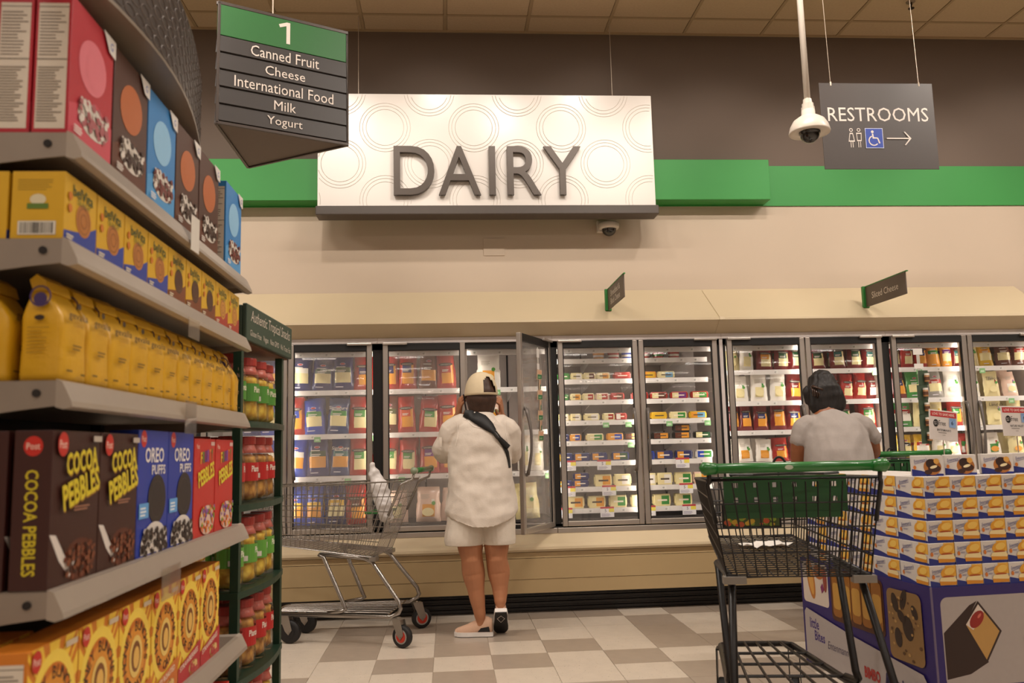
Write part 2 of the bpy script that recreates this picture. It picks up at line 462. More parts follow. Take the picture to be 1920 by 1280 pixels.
ZSH = {0: [1.5175, 1.2126, .922], 1: [1.5175, 1.2126, .922], 2: [1.71, 1.563, 1.413, 1.268, 1.1236, .98, .80, .651], 3: [1.608, 1.381, 1.169, .942], 4: [1.608, 1.381, 1.169, .942]}
SY = 6.05
for ci in range(5):
    x0, x1 = XC[ci], XC[ci + 1]
    cs = thing('refrigerated_case', CASELAB[ci], 'refrigerator', (0, 0, 0), group='row of refrigerated cases along the back wall')
    b = MB()      # cabinet shell
    b.box(x0, 6.60, .10, x1, 6.70, 2.0, m_inner)
    b.box(x0, 5.96, 1.86, x1, 6.70, 2.0, m_inner); b.box(x0, 5.96, .45, x1, 6.70, .575, m_inner)
    for xs in (x0, x1 - .004):
        b.box(xs, 6.0, .57, xs + .004, 6.60, 1.86, m_inner)
    b.build('cabinet', cs)
    for xx in (x0 + .3, x0 + .62, x0 + .94): MB().box(xx, 6.594, .62, xx + .014, 6.6, 1.82, m_innerd).build('slotted_standard', cs)
    # sloped canopy and the fascia that leans back under it
    MB().prism([(WALL - .002, 2.253), (5.802, 1.978), (5.80, 1.9635), (5.925, 1.878), (WALL - .002, 1.878)], 'x', x0, x1, m_case).build('canopy', cs)
    if ci == 2:
        MB().prism([(WALL - .02, 2.247), (5.80, 1.984), (5.792, 1.963), (5.92, 1.878)], 'x', x1 - .04, x1 - .001, m_case).build('joint_cover', cs)
    MB().cbox(x0, 5.915, 1.842, x1, 5.96, 1.880, .003, m_trimw).build('top_trim', cs)
    # frame around the doors
    fm = MB()
    fm.box(x0, 5.935, DH0, x0 + .034, 6.0, 1.842, m_black); fm.box(x1 - .034, 5.935, DH0, x1, 6.0, 1.842, m_black)
    fm.box(x0, 5.935, 1.80, x1, 5.99, 1.842, m_black); fm.box(x0, 5.935, .545, x1, 5.99, .575, m_black)
    fm.box(x0 + .599, 5.955, DH0, x0 + .621, 6.008, 1.82, m_alu)
    fm.build('door_surround', cs)
    if ci == 2 or ci == 3:
        xm = x1 if ci == 2 else x0
        MB().box(min(xm, xm - .012 if ci == 2 else xm + .012), 5.925, .56, max(xm, xm + .012 if ci == 3 else xm), 5.936, 1.842, m_trimw).build('mullion_strip', cs)
    for xs, ya in ((x0 + .006, 6.0), (x1 - .020, 6.0), (x0 + .603, 6.008)):
        MB().box(xs, ya, .62, xs + .014, ya + .005, 1.79, m_led).build('light_strip', cs)
    MB().cbox(x0, 5.905, .515, x1, 5.96, .552, .004, m_alu).build('sill_trim', cs)
    # sloping ledge, bumper, front panels and recessed kick plate
    MB().prism([(5.96, .52), (5.91, .516), (5.765, .462), (5.745, .446), (5.742, .43), (5.755, .415), (5.79, .41), (5.96, .41)], 'x', x0, x1, m_case).build('ledge', cs)
    MB().prism([(5.775, .41), (5.772, .373), (5.80, .373), (5.80, .41)], 'x', x0, x1, m_casep).build('upper_panel', cs)
    MB().prism([(5.768, .370), (5.785, .235), (5.82, .235), (5.82, .370)], 'x', x0, x1, m_casep).build('front_panel', cs)
    MB().prism([(5.788, .233), (5.80, .142), (5.83, .142), (5.83, .233)], 'x', x0, x1, m_casep).build('lower_panel', cs)
    kp = MB()
    kp.box(x0, 5.925, 0, x1, 5.96, .41, m_kick)
    for zz in (.005, .04, .075, .11):
        kp.prism([(5.925, zz), (5.917, zz + .004), (5.917, zz + .022), (5.925, zz + .027)], 'x', x0, x1, m_kick)
    kp.build('kick_plate', cs)
    # shelves
    for si, z in enumerate(ZSH[ci]):
        xe = x1 - (.07 if ci == 2 else .008)
        sh = obj('shelf', None, cs)
        q = MB(); q.box(x0 + .008, SY, z + .008, xe, 6.55 - .0, z + .014, m_shelf)
        q.build('deck', sh)
        q = MB(); q.prism([(SY, z - .019), (SY - .006, z - .019), (SY - .006, z + .016), (SY + .01, z + .016), (SY + .01, z + .012), (SY, z + .012)], 'x', x0 + .008, xe, m_lip)
        q.build('price_rail', sh)
        for xx in (x0 + .3, x0 + .62, x0 + .94): MB().prism([(6.06, z + .008), (6.59, z + .008), (6.59, z - .06)], 'x', xx, xx + .006, m_shelf).build('bracket', sh)
        rr = random.Random(ci * 50 + si)
        n = 8 if ci == 2 else 7
        for k in range(n):
            xx = x0 + .09 + (xe - x0 - .16) * (k + rr.uniform(-.2, .2)) / (n - 1)
            kind = 'tag'
            if ci == 2 and si >= 5 and k % 2 == 0: kind = 'sale'
            if kind == 'sale': price_tag(sh, xx, SY - .012, z - .012, 'sale', .098, .072)
            else: price_tag(sh, xx, SY - .0075, z - .002, 'tag')
            if rr.random() < .16: price_tag(sh, xx + .03, SY - .010, z - .02, 'green', .045, .036)
    # top rail with tags, inside the head of the case
    q = obj('shelf', None, cs)
    MB().box(x0 + .04, 6.03, 1.765, x1 - .04, 6.04, 1.80, m_lip).build('top_rail', q)
    for k in range(6): price_tag(q, x0 + .14 + k * .18, 6.0285, 1.782, 'tag')
    MB().box(x0 + .008, SY, .585, x1 - .008, 6.58, .60, m_innerd).build('bottom_deck', cs)
    panes = {0: (g_fog, g_fog), 1: (g_fog, glass_mat('door_glass_open', .34)), 2: (g_part, g_clear), 3: (g_clear, g_clear), 4: (g_clear, g_clear)}[ci]
    make_door(cs, x0 + .037, x0 + .606, panes[0], 1)
    if ci == 1: make_door(cs, x0 + .614, x1 - .037, panes[1], -1, 1, math.radians(63))
    else: make_door(cs, x0 + .614, x1 - .037, panes[1], -1)

# ------------------------------------------------------------------ cheese packs in the cases
CC = {'nv': '#1d2a63', 'bl': '#2447a8', 'sb': '#6fa3c4', 'or': '#e09a35', 'cr': '#e6d9a3', 'wh': '#ebe6dc', 'gr': '#3c8a3f', 'dg': '#1f4a2c', 'ol': '#4c5c2a',
      'rd': '#a8261d', 'dr': '#6e1519', 'lr': '#d1552d', 'pu': '#6b2f78', 'br': '#5e2f1f', 'sl': '#384a75', 'tl': '#2d6a68', 'yl': '#e0b52c', 'pk': '#e3c3b0', 'bk': '#15110f', 'gy': '#8d8983'}
CN = {'nv': 'navy', 'bl': 'blue', 'sb': 'pale blue', 'or': 'orange', 'cr': 'cream', 'wh': 'white', 'gr': 'green', 'dg': 'dark green', 'ol': 'olive', 'rd': 'red', 'dr': 'dark red',
      'lr': 'light red', 'pu': 'purple', 'br': 'brown', 'sl': 'slate blue', 'tl': 'teal', 'yl': 'yellow', 'pk': 'pale pink', 'bk': 'black', 'gy': 'grey'}
DOORS = ['door behind jar rack', 'fogged door above cart', 'fogged door by woman', 'open case', 'misty door', 'door beside misty door', 'door left of grey shirt',
         'door facing grey shirt', 'door with hanging strip', 'rightmost door']
PACK = {
 0: [
  (1.5175, 'b', [(-1.387, 'nv', 'or', 'pu'), (-1.254, 'nv', 'or', 'pu')]),
  (1.2126, 'b', [(-1.375, 'nv', 'cr', 'bl'), (-1.247, 'bl', 'cr', 'gr')]),
  (0.922, 'b', [(-1.244, 'bl', 'or', 'wh')]),
 ],
 1: [
  (1.5175, 'b', [(-1.039, 'nv', 'cr', 'wh'), (-0.883, 'nv', 'cr', 'dg'), (-0.738, 'nv', 'cr', 'ol'), (-0.588, 'rd', 'or', 'nv')]),
  (1.2126, 'b', [(-1.074, 'rd', 'or', 'bl'), (-0.934, 'bl', 'cr', 'gr'), (-0.775, 'sl', 'cr', 'gr', 'Signature'), (-0.626, 'rd', 'cr', 'gr')]),
  (0.922, 'b', [(-1.072, 'bl', 'or', 'wh'), (-0.91, 'nv', 'or', 'dg'), (-0.759, 'sl', 'or', 'tl', 'Signature'), (-0.623, 'rd', 'cr', 'gr')]),
  (0.675, 'b', [(-1.056, 'bl', 'or', 'yl'), (-0.931, 'bl', 'or', 'yl'), (-0.785, 'nv', 'cr', 'yl'), (-0.638, 'rd', 'or', 'br')]),
 ],
 2: [
  (1.5175, 'b', [(-0.411, 'rd', 'or', 'nv'), (-0.286, 'rd', 'or', 'nv'), (-0.135, 'br', 'or', 'br'), (-0.002, 'rd', 'or', 'rd')]),
  (1.2126, 'b', [(-0.413, 'br', 'cr', 'ol'), (-0.289, 'rd', 'or', 'lr'), (-0.135, 'rd', 'cr', 'gr'), (0.005, 'rd', 'or', 'rd')]),
  (0.922, 'b', [(-0.415, 'rd', 'cr', 'gr'), (-0.288, 'rd', 'cr', 'gr'), (-0.131, 'rd', 'or', 'pu'), (0.004, 'rd', 'or', 'pu')]),
  (0.675, 'B', [(-0.372, 'pk', 'cr', 'wh'), (-0.145, 'pk', 'or', 'wh'), (0.023, 'pk', 'cr', 'wh')]),
 ],
 3: [
  (1.5175, 'B', [(0.296, 'wh', 'or', 'wh')]),
  (1.2126, 'B', [(0.312, 'pk', 'or', 'wh')]),
  (0.922, 'b', [(0.545, 'wh', 'cr', 'gr'), (0.633, 'wh', 'cr', 'wh')]),
  (0.675, 'B', [(0.331, 'pk', 'cr', 'wh'), (0.557, 'cr', 'cr', 'wh')]),
 ],
 4: [
  (1.71, 't', [(1.103, 'or', 'wh', 'rd'), (1.213, 'rd', 'wh', 'dg'), (1.315, 'bl', 'wh', 'nv')]),
  (1.563, 'k', [(0.839, 'gr', 'cr', 'gr'), (0.933, 'cr', 'cr', 'wh'), (1.027, 'cr', 'cr', 'br'), (1.128, 'cr', 'cr', 'or'), (1.266, 'rd', 'rd', 'rd')]),
  (1.413, 'k', [(0.835, 'dg', 'cr', 'gr'), (0.92, 'cr', 'cr', 'or'), (1.013, 'cr', 'cr', 'rd'), (1.115, 'pk', 'cr', 'rd'), (1.224, 'rd', 'rd', 'br')]),
  (1.268, 'k', [(0.83, 'cr', 'cr', 'wh'), (0.915, 'cr', 'cr', 'wh'), (1.032, 'cr', 'cr', 'wh'), (1.156, 'cr', 'cr', 'rd'), (1.246, 'rd', 'wh', 'rd')]),
  (1.1236, 'k', [(0.825, 'nv', 'cr', 'nv'), (0.91, 'or', 'or', 'bl'), (1.05, 'cr', 'cr', 'gr'), (1.197, 'or', 'or', 'bl'), (1.322, 'bk', 'br', 'or')]),
  (0.98, 'k', [(0.828, 'nv', 'or', 'nv'), (0.952, 'nv', 'or', 'nv'), (1.075, 'nv', 'or', 'nv'), (1.23, 'nv', 'or', 'dg')]),
  (0.8, 'k', [(0.822, 'nv', 'or', 'nv'), (0.938, 'nv', 'or', 'nv'), (1.099, 'cr', 'cr', 'or'), (1.238, 'cr', 'cr', 'wh')]),
  (0.651, 'k', [(0.894, 'cr', 'cr', 'or'), (1.047, 'cr', 'cr', 'or'), (1.201, 'cr', 'cr', 'gr')]),
 ],
 5: [
  (1.71, 't', [(1.442, 'rd', 'wh', 'rd'), (1.545, 'rd', 'gr', 'rd'), (1.66, 'rd', 'wh', 'rd')]),
  (1.563, 'k', [(1.455, 'or', 'or', 'yl'), (1.59, 'cr', 'cr', 'sb')]),
  (1.413, 'k', [(1.389, 'rd', 'cr', 'br'), (1.531, 'rd', 'cr', 'br'), (1.681, 'rd', 'cr', 'pu'), (1.832, 'rd', 'cr', 'gr')]),
  (1.268, 'k', [(1.402, 'yl', 'yl', 'rd'), (1.524, 'yl', 'yl', 'yl'), (1.666, 'cr', 'cr', 'gr'), (1.812, 'yl', 'or', 'sb')]),
  (1.1236, 'k', [(1.404, 'bk', 'br', 'or'), (1.533, 'bk', 'br', 'or'), (1.686, 'bk', 'br', 'or'), (1.84, 'bk', 'cr', 'dg')]),
  (0.98, 'k', [(1.417, 'bl', 'or', 'nv'), (1.55, 'nv', 'or', 'nv'), (1.695, 'nv', 'or', 'nv'), (1.844, 'wh', 'bl', 'gr')]),
  (0.8, 'k', [(1.428, 'cr', 'cr', 'wh'), (1.545, 'cr', 'cr', 'wh'), (1.682, 'cr', 'cr', 'gr'), (1.819, 'pk', 'cr', 'or')]),
  (0.651, 'k', [(1.356, 'cr', 'cr', 'gr'), (1.518, 'cr', 'cr', 'gr'), (1.674, 'cr', 'cr', 'gr')]),
 ],
 6: [
  (1.608, 's', [(2.1, 'cr', 'cr', 'cr'), (2.204, 'wh', 'cr', 'gr'), (2.341, 'dr', 'cr', 'or'), (2.471, 'dr', 'cr', 'dg'), (2.585, 'dr', 'cr', 'dg')]),
  (1.381, 's', [(2.142, 'wh', 'cr', 'gr'), (2.287, 'wh', 'cr', 'gr'), (2.431, 'wh', 'cr', 'gr'), (2.552, 'dr', 'or', 'dr')]),
  (1.169, 's', [(2.082, 'dr', 'or', 'nv'), (2.177, 'dr', 'or', 'nv'), (2.289, 'dr', 'or', 'nv'), (2.421, 'dr', 'or', 'or'), (2.538, 'dr', 'or', 'nv')]),
  (0.942, 's', [(2.156, 'wh', 'or', 'gr'), (2.299, 'wh', 'or', 'gr'), (2.422, 'rd', 'or', 'rd'), (2.538, 'dr', 'or', 'gr')]),
 ],
 7: [
  (1.608, 's', [(2.747, 'dr', 'cr', 'dg'), (2.907, 'dr', 'cr', 'tl'), (3.034, 'dr', 'cr', 'dg'), (3.149, 'dr', 'cr', 'tl')]),
  (1.381, 's', [(2.714, 'dr', 'cr', 'rd'), (2.844, 'dr', 'cr', 'gr'), (2.954, 'rd', 'cr', 'rd'), (3.057, 'rd', 'cr', 'rd'), (3.155, 'dr', 'wh', 'dr')]),
  (1.169, 's', [(2.739, 'dr', 'or', 'nv'), (2.922, 'dr', 'cr', 'gr'), (3.105, 'rd', 'cr', 'gr')]),
  (0.942, 's', [(2.723, 'rd', 'or', 'gr'), (2.925, 'wh', 'or', 'gr'), (3.127, 'bl', 'cr', 'wh')]),
 ],
 8: [
  (1.608, 's', [(3.34, 'dr', 'cr', 'tl'), (3.44, 'rd', 'cr', 'rd'), (3.548, 'rd', 'or', 'nv'), (3.648, 'or', 'or', 'gr'), (3.748, 'or', 'cr', 'pu'), (3.832, 'dr', 'cr', 'tl')]),
  (1.381, 's', [(3.363, 'dr', 'or', 'nv'), (3.478, 'gr', 'cr', 'gr'), (3.644, 'gy', 'cr', 'rd'), (3.773, 'wh', 'wh', 'gr')]),
  (1.169, 's', [(3.382, 'gr', 'wh', 'rd', 'STRING'), (3.509, 'cr', 'cr', 'or'), (3.624, 'cr', 'cr', 'yl'), (3.773, 'rd', 'or', 'gr')]),
  (0.942, 's', [(3.363, 'yl', 'cr', 'bk'), (3.502, 'yl', 'wh', 'rd'), (3.634, 'wh', 'cr', 'rd'), (3.745, 'wh', 'cr', 'rd')]),
 ],
 9: [
  (1.608, 's', [(3.941, 'cr', 'cr', 'gr'), (4.059, 'yl', 'cr', 'or', 'Tillamook'), (4.202, 'br', 'cr', 'br'), (4.329, 'br', 'cr', 'rd')]),
  (1.381, 's', [(3.928, 'wh', 'wh', 'gr'), (4.087, 'cr', 'cr', 'rd', 'Tillamook'), (4.234, 'pk', 'wh', 'pu')]),
  (1.169, 's', [(3.924, 'wh', 'cr', 'sb'), (4.09, 'cr', 'cr', 'pu', 'Land O'), (4.245, 'cr', 'cr', 'gr')]),
  (0.942, 's', [(3.903, 'rd', 'wh', 'gr'), (4.056, 'wh', 'gr', 'rd'), (4.235, 'cr', 'cr', 'rd')]),
 ],
}

_bag = {}
def plastic(c): return mat('film_' + c, c, .22, vary=.05, scale=25, spec=.6)
def bag_mesh(cols, w, h, t, style):
    key = (cols, w, h, t, style)
    if key in _bag: return _bag[key]
    body, win, lab = [plastic(CC[k]) for k in cols]
    nx, ny = 8, 14
    rr = random.Random(sum(map(ord, ''.join(cols))) + int(w * 1e4))
    b = MB(); V = []
    for side in (-1, 1):
        for j in range(ny + 1):
            for i in range(nx + 1):
                u, v = i / nx * 2 - 1, j / ny
                fat = (1 - u * u) ** .5 * max(0, math.sin(PI * min(1, max(0, (v - .02) / .93)))) ** .45
                taper = 1 - .08 * (1 - fat) * (v > .5)
                x = u * w / 2 * taper + rr.uniform(-.002, .002)
                V.append((x, side * t / 2 * fat + rr.uniform(-.0025, .0025) * (abs(u) < .9), v * h))
    N = (nx + 1) * (ny + 1)
    groups = {}
    for side in (0, 1):
        for j in range(ny):
            for i in range(nx):
                a = side * N + j * (nx + 1) + i
                f = (a, a + 1, a + nx + 2, a + nx + 1) if side == 0 else (a + nx + 1, a + nx + 2, a + 1, a)
                v = j / ny; u = (i + .5) / nx
                m = body
                if side == 0 and .08 < u < .92:
                    if style == 0: m = win if .16 <= v < .46 else lab if .46 <= v < .62 else body
                    elif style == 1: m = win if (.12 <= v < .6 and .2 < u < .85) else body; m = lab if (.42 <= v < .58 and .3 < u < .75) else m
                    else: m = win if (.1 <= v < .45 and .2 < u < .8) else lab if (.5 <= v < .6 and .6 < u < .8) else body
                groups.setdefault(m.name, (m, []))[1].append(f)
    o = len(b.v); b.v += V
    for m, fs in groups.values():
        k = b.mi(m)
        for f in fs: b.f.append(list(f)); b.m.append(k)
    _bag[key] = b.mesh('cheese_bag', True)
    return _bag[key]
def block_mesh(cols, w, h, t, style):
    key = ('k', cols, w, h, t)
    if key in _bag: return _bag[key]
    body, win, lab = [plastic(CC[k]) for k in cols]
    b = MB(); b.cbox(-w / 2, -t / 2, 0, w / 2, t / 2, h, .006, body)
    b.box(-w * .44, -t / 2 - .0012, h * .14, -w * .05, -t / 2, h * .86, win); b.box(-w * .05, -t / 2 - .0014, h * .14, w * .42, -t / 2, h * .86, lab)
    for s in (-1, 1): b.prism([(-t * .3, h * .2), (-t * .3, h * .8), (t * .3, h * .8), (t * .3, h * .2)], 'x', s * w / 2, s * (w / 2 + .006), body)
    b.add([(-w * .3, -t / 2 - .002, h * .42), (w * .3, -t / 2 - .002, h * .42), (w * .3, -t / 2 - .002, h * .56), (-w * .3, -t / 2 - .002, h * .56)], [(0, 1, 2, 3)], ink('#f0e6d0' if cols[2] in ('nv', 'bl', 'rd', 'br', 'dg', 'pu', 'gr') else '#4a3b2a'))
    _bag[key] = b.mesh('cheese_block'); return _bag[key]
def tub_mesh(cols, w, h):
    key = ('t', cols, w, h)
    if key in _bag: return _bag[key]
    body, win, lab = [plastic(CC[k]) for k in cols]
    b = MB(); r = w / 2
    b.lathe([(r * .78, 0), (r * .9, h * .7), (r * .92, h * .74)], body, 18)
    b.lathe([(r * .85, h * .25), (r * .895, h * .5)], win, 18)
    b.lathe([(r, h * .74), (r, h * .92), (r * .94, h), (0.001, h)], lab, 18)
    _bag[key] = b.mesh('spread_tub', False); return _bag[key]
def lab_print(txt, w):
    p = Print(); p.text(txt, 0, 0, w * .2, '#f2ead8' if txt in ('Signature',) else '#3a2418', w=w * .85, shear=.15); return p.mesh('brand_print')
_pp = {}
def o_print(o, style, w, h, t, cols):
    key = (style, round(w, 2), h, cols[0] in ('nv', 'bl', 'sl', 'bk', 'dg'))
    if key not in _pp:
        p = Print()
        if style == 1:
            p.disc(0, h * .655, w * .36, h * .045, '#1c1413', 18); p.text('SARGENTO', 0, h * .655, h * .035, '#d8cbb8', w=w * .52); p.lines(-w * .2, h * .46, w * .2, h * .53, 2, '#d8d0c4')
        elif style == 0:
            p.disc(0, h * .735, w * .13, h * .032, '#c9c6d8', 16); p.disc(0, h * .735, w * .11, h * .025, '#a8262e', 16); p.lines(-w * .28, h * .64, w * .3, h * .68, 1, '#d8d0c4'); p.lines(-w * .25, h * .50, w * .25, h * .58, 2, '#e0dacc'); p.lines(-w * .3, h * .07, w * .2, h * .12, 1, '#c8c4cc')
        else:
            p.disc(w * .2, h * .53, w * .08, w * .08, '#4f9a3c', 14); p.lines(-w * .3, h * .66, w * .12, h * .80, 4, '#b0a898', .4); p.disc(-w * .02, h * .28, w * .24, h * .12, CC[cols[1]], 16)
        _pp[key] = p.mesh('label_print')
    obj('label_print', _pp[key], o, (0, -t / 2 - .0035, 0))
for di, rows in PACK.items():
    for ri, (z, kind, items) in enumerate(rows):
        shelfname = 'top shelf' if ri == 0 else ORD[ri] + ' shelf down'
        base = z + .0145
        if ri == 3 and di < 4: base = .6005
        if di in (8, 9) or di in (6, 7): pass
        for k, it in enumerate(items):
            X, cols, txt = it[0], it[1:4], (it[4] if len(it) > 4 else None)
            rr = random.Random(di * 1000 + ri * 50 + k)
            pos = f'{ORD[k]} from left, {shelfname}, {DOORS[di]}'
            nm = CN[cols[0]]
            if kind == 't':
                o = obj('spread_tub', tub_mesh(cols, .093, .062), None, (X, 6.11, base))
                tag(o, f'{nm} tub, {pos}', 'tub', 'tubs on the upper case shelf')
                if di == 5 or k == 0:
                    o2 = obj('spread_tub', o.data, None, (X + rr.uniform(-.003, .003), 6.112, base + .0625))
                    tag(o2, f'{nm} tub on another, {pos}', 'tub', 'tubs on the upper case shelf')
            elif kind == 'k':
                h = .052 if ri < 5 else .062; w = .118
                if ri >= 6: h = .085
                if ri in (6, 7) and cols[0] == 'nv': h = .05
                gap = min([abs(X - q[0]) for q in items if q is not it] + [.2]); w = min(w, gap - .012)
                o = obj('cheese_block', block_mesh(cols, round(w, 3), h, .05, 0), None, (X, 6.10, base), (0, 0, rr.uniform(-.05, .05)))
                tag(o, f'{nm} cheese block, {pos}', 'cheese', 'cheese blocks on the case shelves')
                if (ri == 6 and cols[0] == 'nv' and k == 1) or (di == 5 and ri == 4 and k == 2):
                    o2 = obj('cheese_block', o.data, None, (X + .004, 6.103, base + h + .0005), (0, 0, .04))
                    tag(o2, f'{nm} cheese block on another, {pos}', 'cheese', 'cheese blocks on the case shelves')
            else:
                w, h, t = {'b': (.155, .262, .07), 's': (.128, .205, .055), 'B': (.175, .245, .07)}[kind]
                gap = min([abs(X - q[0]) for q in items if q is not it] + [.3])
                w = min(w, gap + .006)
                if ri == 3 and kind == 's': h = .17
                style = 2 if cols[0] in ('wh', 'pk', 'cr') else (1 if cols[0] in ('dr', 'rd') else 0)
                tilt = rr.uniform(-.06, .06)
                o = obj('cheese_bag', bag_mesh(cols, round(w - .004, 3), h, t, style), None, (X, 6.115, base + .003), (rr.uniform(-.13, -.04), tilt, rr.uniform(-.08, .08)))
                tag(o, f'{nm} cheese bag, {pos}', 'bag', 'cheese bags on the case shelves')
                if kind != 'B':
                    o2 = obj('cheese_bag', o.data, None, (X + rr.uniform(-.02, .02), 6.215, base + .003), (-.05, tilt, .0))
                    tag(o2, f'{nm} cheese bag behind, {pos}', 'bag', 'cheese bags on the case shelves')
                q_ = rr.uniform(.9, 1.04); o.scale = (1, 1, q_); o2_s = q_
                o_print(o, style, w, h, t, cols)
                if txt: obj('brand_print', lab_print(txt, w), o, (0, -t / 2 - .004, h * (.70 if txt != 'STRING' else .52)))
# ------------------------------------------------------------------ signs on and before the wall
struct(MB().cbox(-1.8, 6.04, 2.905, 2.443, WALL - .0125, 3.214, .003, m_green).build('trim_2'))
m_signw = mat('sign_white', '#e9e2da', .28, vary=.02, scale=3)
m_rel = mat('sign_relief', '#e6dfd7', .3, vary=.02)
m_letter = mat('letter_bronze', '#4f463f', .4, .35, vary=.05)
m_wire = mat('hanging_wire', '#b9aa98', .4, .5)
def letter3d(ch, w, h, depth, m, bev=0.):
    cu = bpy.data.curves.new('t', 'FONT'); cu.body = ch; cu.size = 1; cu.resolution_u = 6; cu.extrude = .5
    o = bpy.data.objects.new('t', cu); COL.objects.link(o)
    dg = bpy.context.evaluated_depsgraph_get(); me = bpy.data.meshes.new_from_object(o.evaluated_get(dg))
    bpy.data.objects.remove(o); bpy.data.curves.remove(cu)
    xs = [v.co.x for v in me.vertices]; ys = [v.co.y for v in me.vertices]
    x0, x1, y0, y1 = min(xs), max(xs), min(ys), max(ys)
    for v in me.vertices:
        x, y, z = v.co
        v.co = ((x - x0) / (x1 - x0) * w, -depth * (z + .5), (y - y0) / (y1 - y0) * h)
    me.materials.clear(); me.materials.append(m)
    return me
ds = thing('department_sign', 'large white hanging sign with raised dark letters spelling DAIRY on the back wall', 'sign', (.32, 5.95, 2.754))
S0, S1, SZ0, SZ1 = -.899 - .32, 1.54 - .32, .065, .918
MB().cbox(S0, 0, SZ0, S1, .085, SZ1, .003, m_signw).build('panel', ds)
MB().cbox(S0 - .004, -.07, 0, S1 + .004, .09, SZ0, .006, mat('ledge_dark', '#4b423b', .5)).build('ledge', ds)
for r_ in range(-1, 4):
    for q in range(-4, 5):
        cx = q * .64 + (.32 if r_ % 2 else 0) - .1; cz = SZ0 + .06 + r_ * .27
        rel = MB()
        for rad in (.135, .160, .182):
            seg = []
            for k in range(41):
                a = 2 * PI * k / 40; p = (cx + rad * math.cos(a), cz + rad * math.sin(a))
                ok = S0 + .006 < p[0] < S1 - .006 and SZ0 + .004 < p[1] < SZ1 - .006
                if ok: seg.append((p[0], -.001, p[1]))
                if (not ok or k == 40) and len(seg) > 1:
                    rel.tube(seg, .0026, m_rel, 4); seg = []
                elif not ok: seg = []
        if rel.v: rel.build('relief_rings', ds)
for ch, a, b in (('D', -.358, -.069), ('A', -.039, .262), ('I', .323, .369), ('R', .454, .696), ('Y', .719, .992)):
    obj('letter', letter3d(ch, b - a, .36, .035, m_letter), ds, (a - .32, -.012, .15))
for xx in (-.613 - .32, 1.258 - .32):
    MB().tube([(xx, .04, SZ1 - .002), (xx, .04, CEIL - 2.754)], .0022, m_wire, 5).build('wire', ds)

# triangular aisle marker
ZB, ZT = 2.75, 3.39
A_, B_, C_ = Vector((-1.1345, 4.178)), Vector((-.517, 4.489)), Vector((-1.130, 4.859))
cen = (A_ + B_ + C_) / 3
am = thing('aisle_marker', 'three-sided hanging aisle sign headed 1, listing Canned Fruit to Yogurt', 'sign', (cen.x, cen.y, ZB))
m_sd = mat('sign_slat_dark', '#2b2522', .5, vary=.05); m_sg = mat('sign_head_green', '#1d5a24', .5, vary=.05); m_sfr = mat('sign_frame', '#433a35', .4, .2)
MB().prism([(p.x - cen.x, p.y - cen.y) for p in (A_, B_, C_)], 'z', 0, .006, mat('sign_underside', '#63564b', .6)).build('underside', am)
LINES = ['Canned Fruit', 'Cheese', 'International Food', 'Milk', 'Yogurt']
H_ = ZT - ZB
for fi, (p, q) in enumerate(((A_, B_), (B_, C_), (C_, A_))):
    d = q - p; L = d.length; ang = math.atan2(d.y, d.x)
    fc = obj('face', None, am, (p.x - cen.x, p.y - cen.y, 0), (0, 0, ang))
    MB().cbox(.012, -.006, H_ * .725, L - .012, .004, H_ - .012, .002, m_sg).build('header_panel', fc)
    for k in range(5):
        z0 = H_ * .725 - (k + 1) * H_ * .142
        MB().prism([(-.002, z0), (-.010, z0 + .004), (-.004, z0 + H_ * .142 - .003), (.004, z0 + H_ * .142 - .003), (.004, z0)], 'x', .012, L - .012, m_sd).build('slat', fc)
        if fi == 0:
            t = Print(.011); wd = {0: .36, 1: .21, 2: .52, 3: .115, 4: .185}[k]
            t.text(LINES[k], L * .5, z0 + H_ * .066, .058 if k not in (3, 1) else .05, '#cbbfb4', w=wd * 1.0); t.build('lettering', fc)
    if fi == 0: Print(.007).poly([(L * .5 + .004, H_ * .77), (L * .5 + .024, H_ * .77), (L * .5 + .024, H_ * .955), (L * .5 + .006, H_ * .955), (L * .5 - .036, H_ * .925), (L * .5 - .030, H_ * .90), (L * .5 + .004, H_ * .922)], '#cbbfb4').build('numeral', fc)
    MB().cbox(0, -.008, -.004, .014, .008, H_, .002, m_sfr).build('corner_post', fc)
    MB().cbox(0, -.008, H_ - .014, L, .008, H_ + .004, .002, m_sfr).build('top_rail', fc)
    MB().cbox(0, -.008, -.008, L, .008, .008, .002, m_sfr).build('bottom_rail', fc)
MB().tube([(0, 0, .01), (0, 0, CEIL - ZB)], .004, m_wire, 6).build('hanger', am)

# restrooms sign
rs = thing('restroom_sign', 'dark hanging sign reading RESTROOMS with white arrow and blue wheelchair symbol', 'sign', (2.6475, 4.8, 2.72))
MB().cbox(-.36, 0, 0, .36, .006, .545, .002, mat('sign_charcoal', '#423b38', .45, vary=.03)).build('panel', rs)
p = Print(.0005)
wt = '#d2c8be'
p.text('RESTROOMS', 0, .345, .088, wt, w=.635)
for k, x in enumerate((-.180, -.133)):
    p.ring(x, .246, .007, .0115, wt, 14)
    if k == 0: P = [(x - .010, .228), (x + .010, .228), (x + .020, .172), (x - .020, .172)]
    else: P = [(x - .017, .228), (x + .017, .228), (x + .014, .175), (x - .014, .175)]
    n = len(P); c0 = Vector((sum(a for a, _ in P) / n, sum(b for _, b in P) / n)); I = [tuple(c0 + (Vector(a) - c0) * .72) for a in P]
    p.lay(P + I, [(i, (i + 1) % n, n + (i + 1) % n, n + i) for i in range(n)], ink(wt))
    for s in (-1, 1): p.rect(x + s * .006 - .002, .136, x + s * .006 + .002, .172, wt)
p.rect(-.094, .131, .018, .257, '#cfd2e0'); p.rect(-.091, .134, .015, .254, '#24409a')
p.disc(-.048, .234, .009, .009, wt, 12)
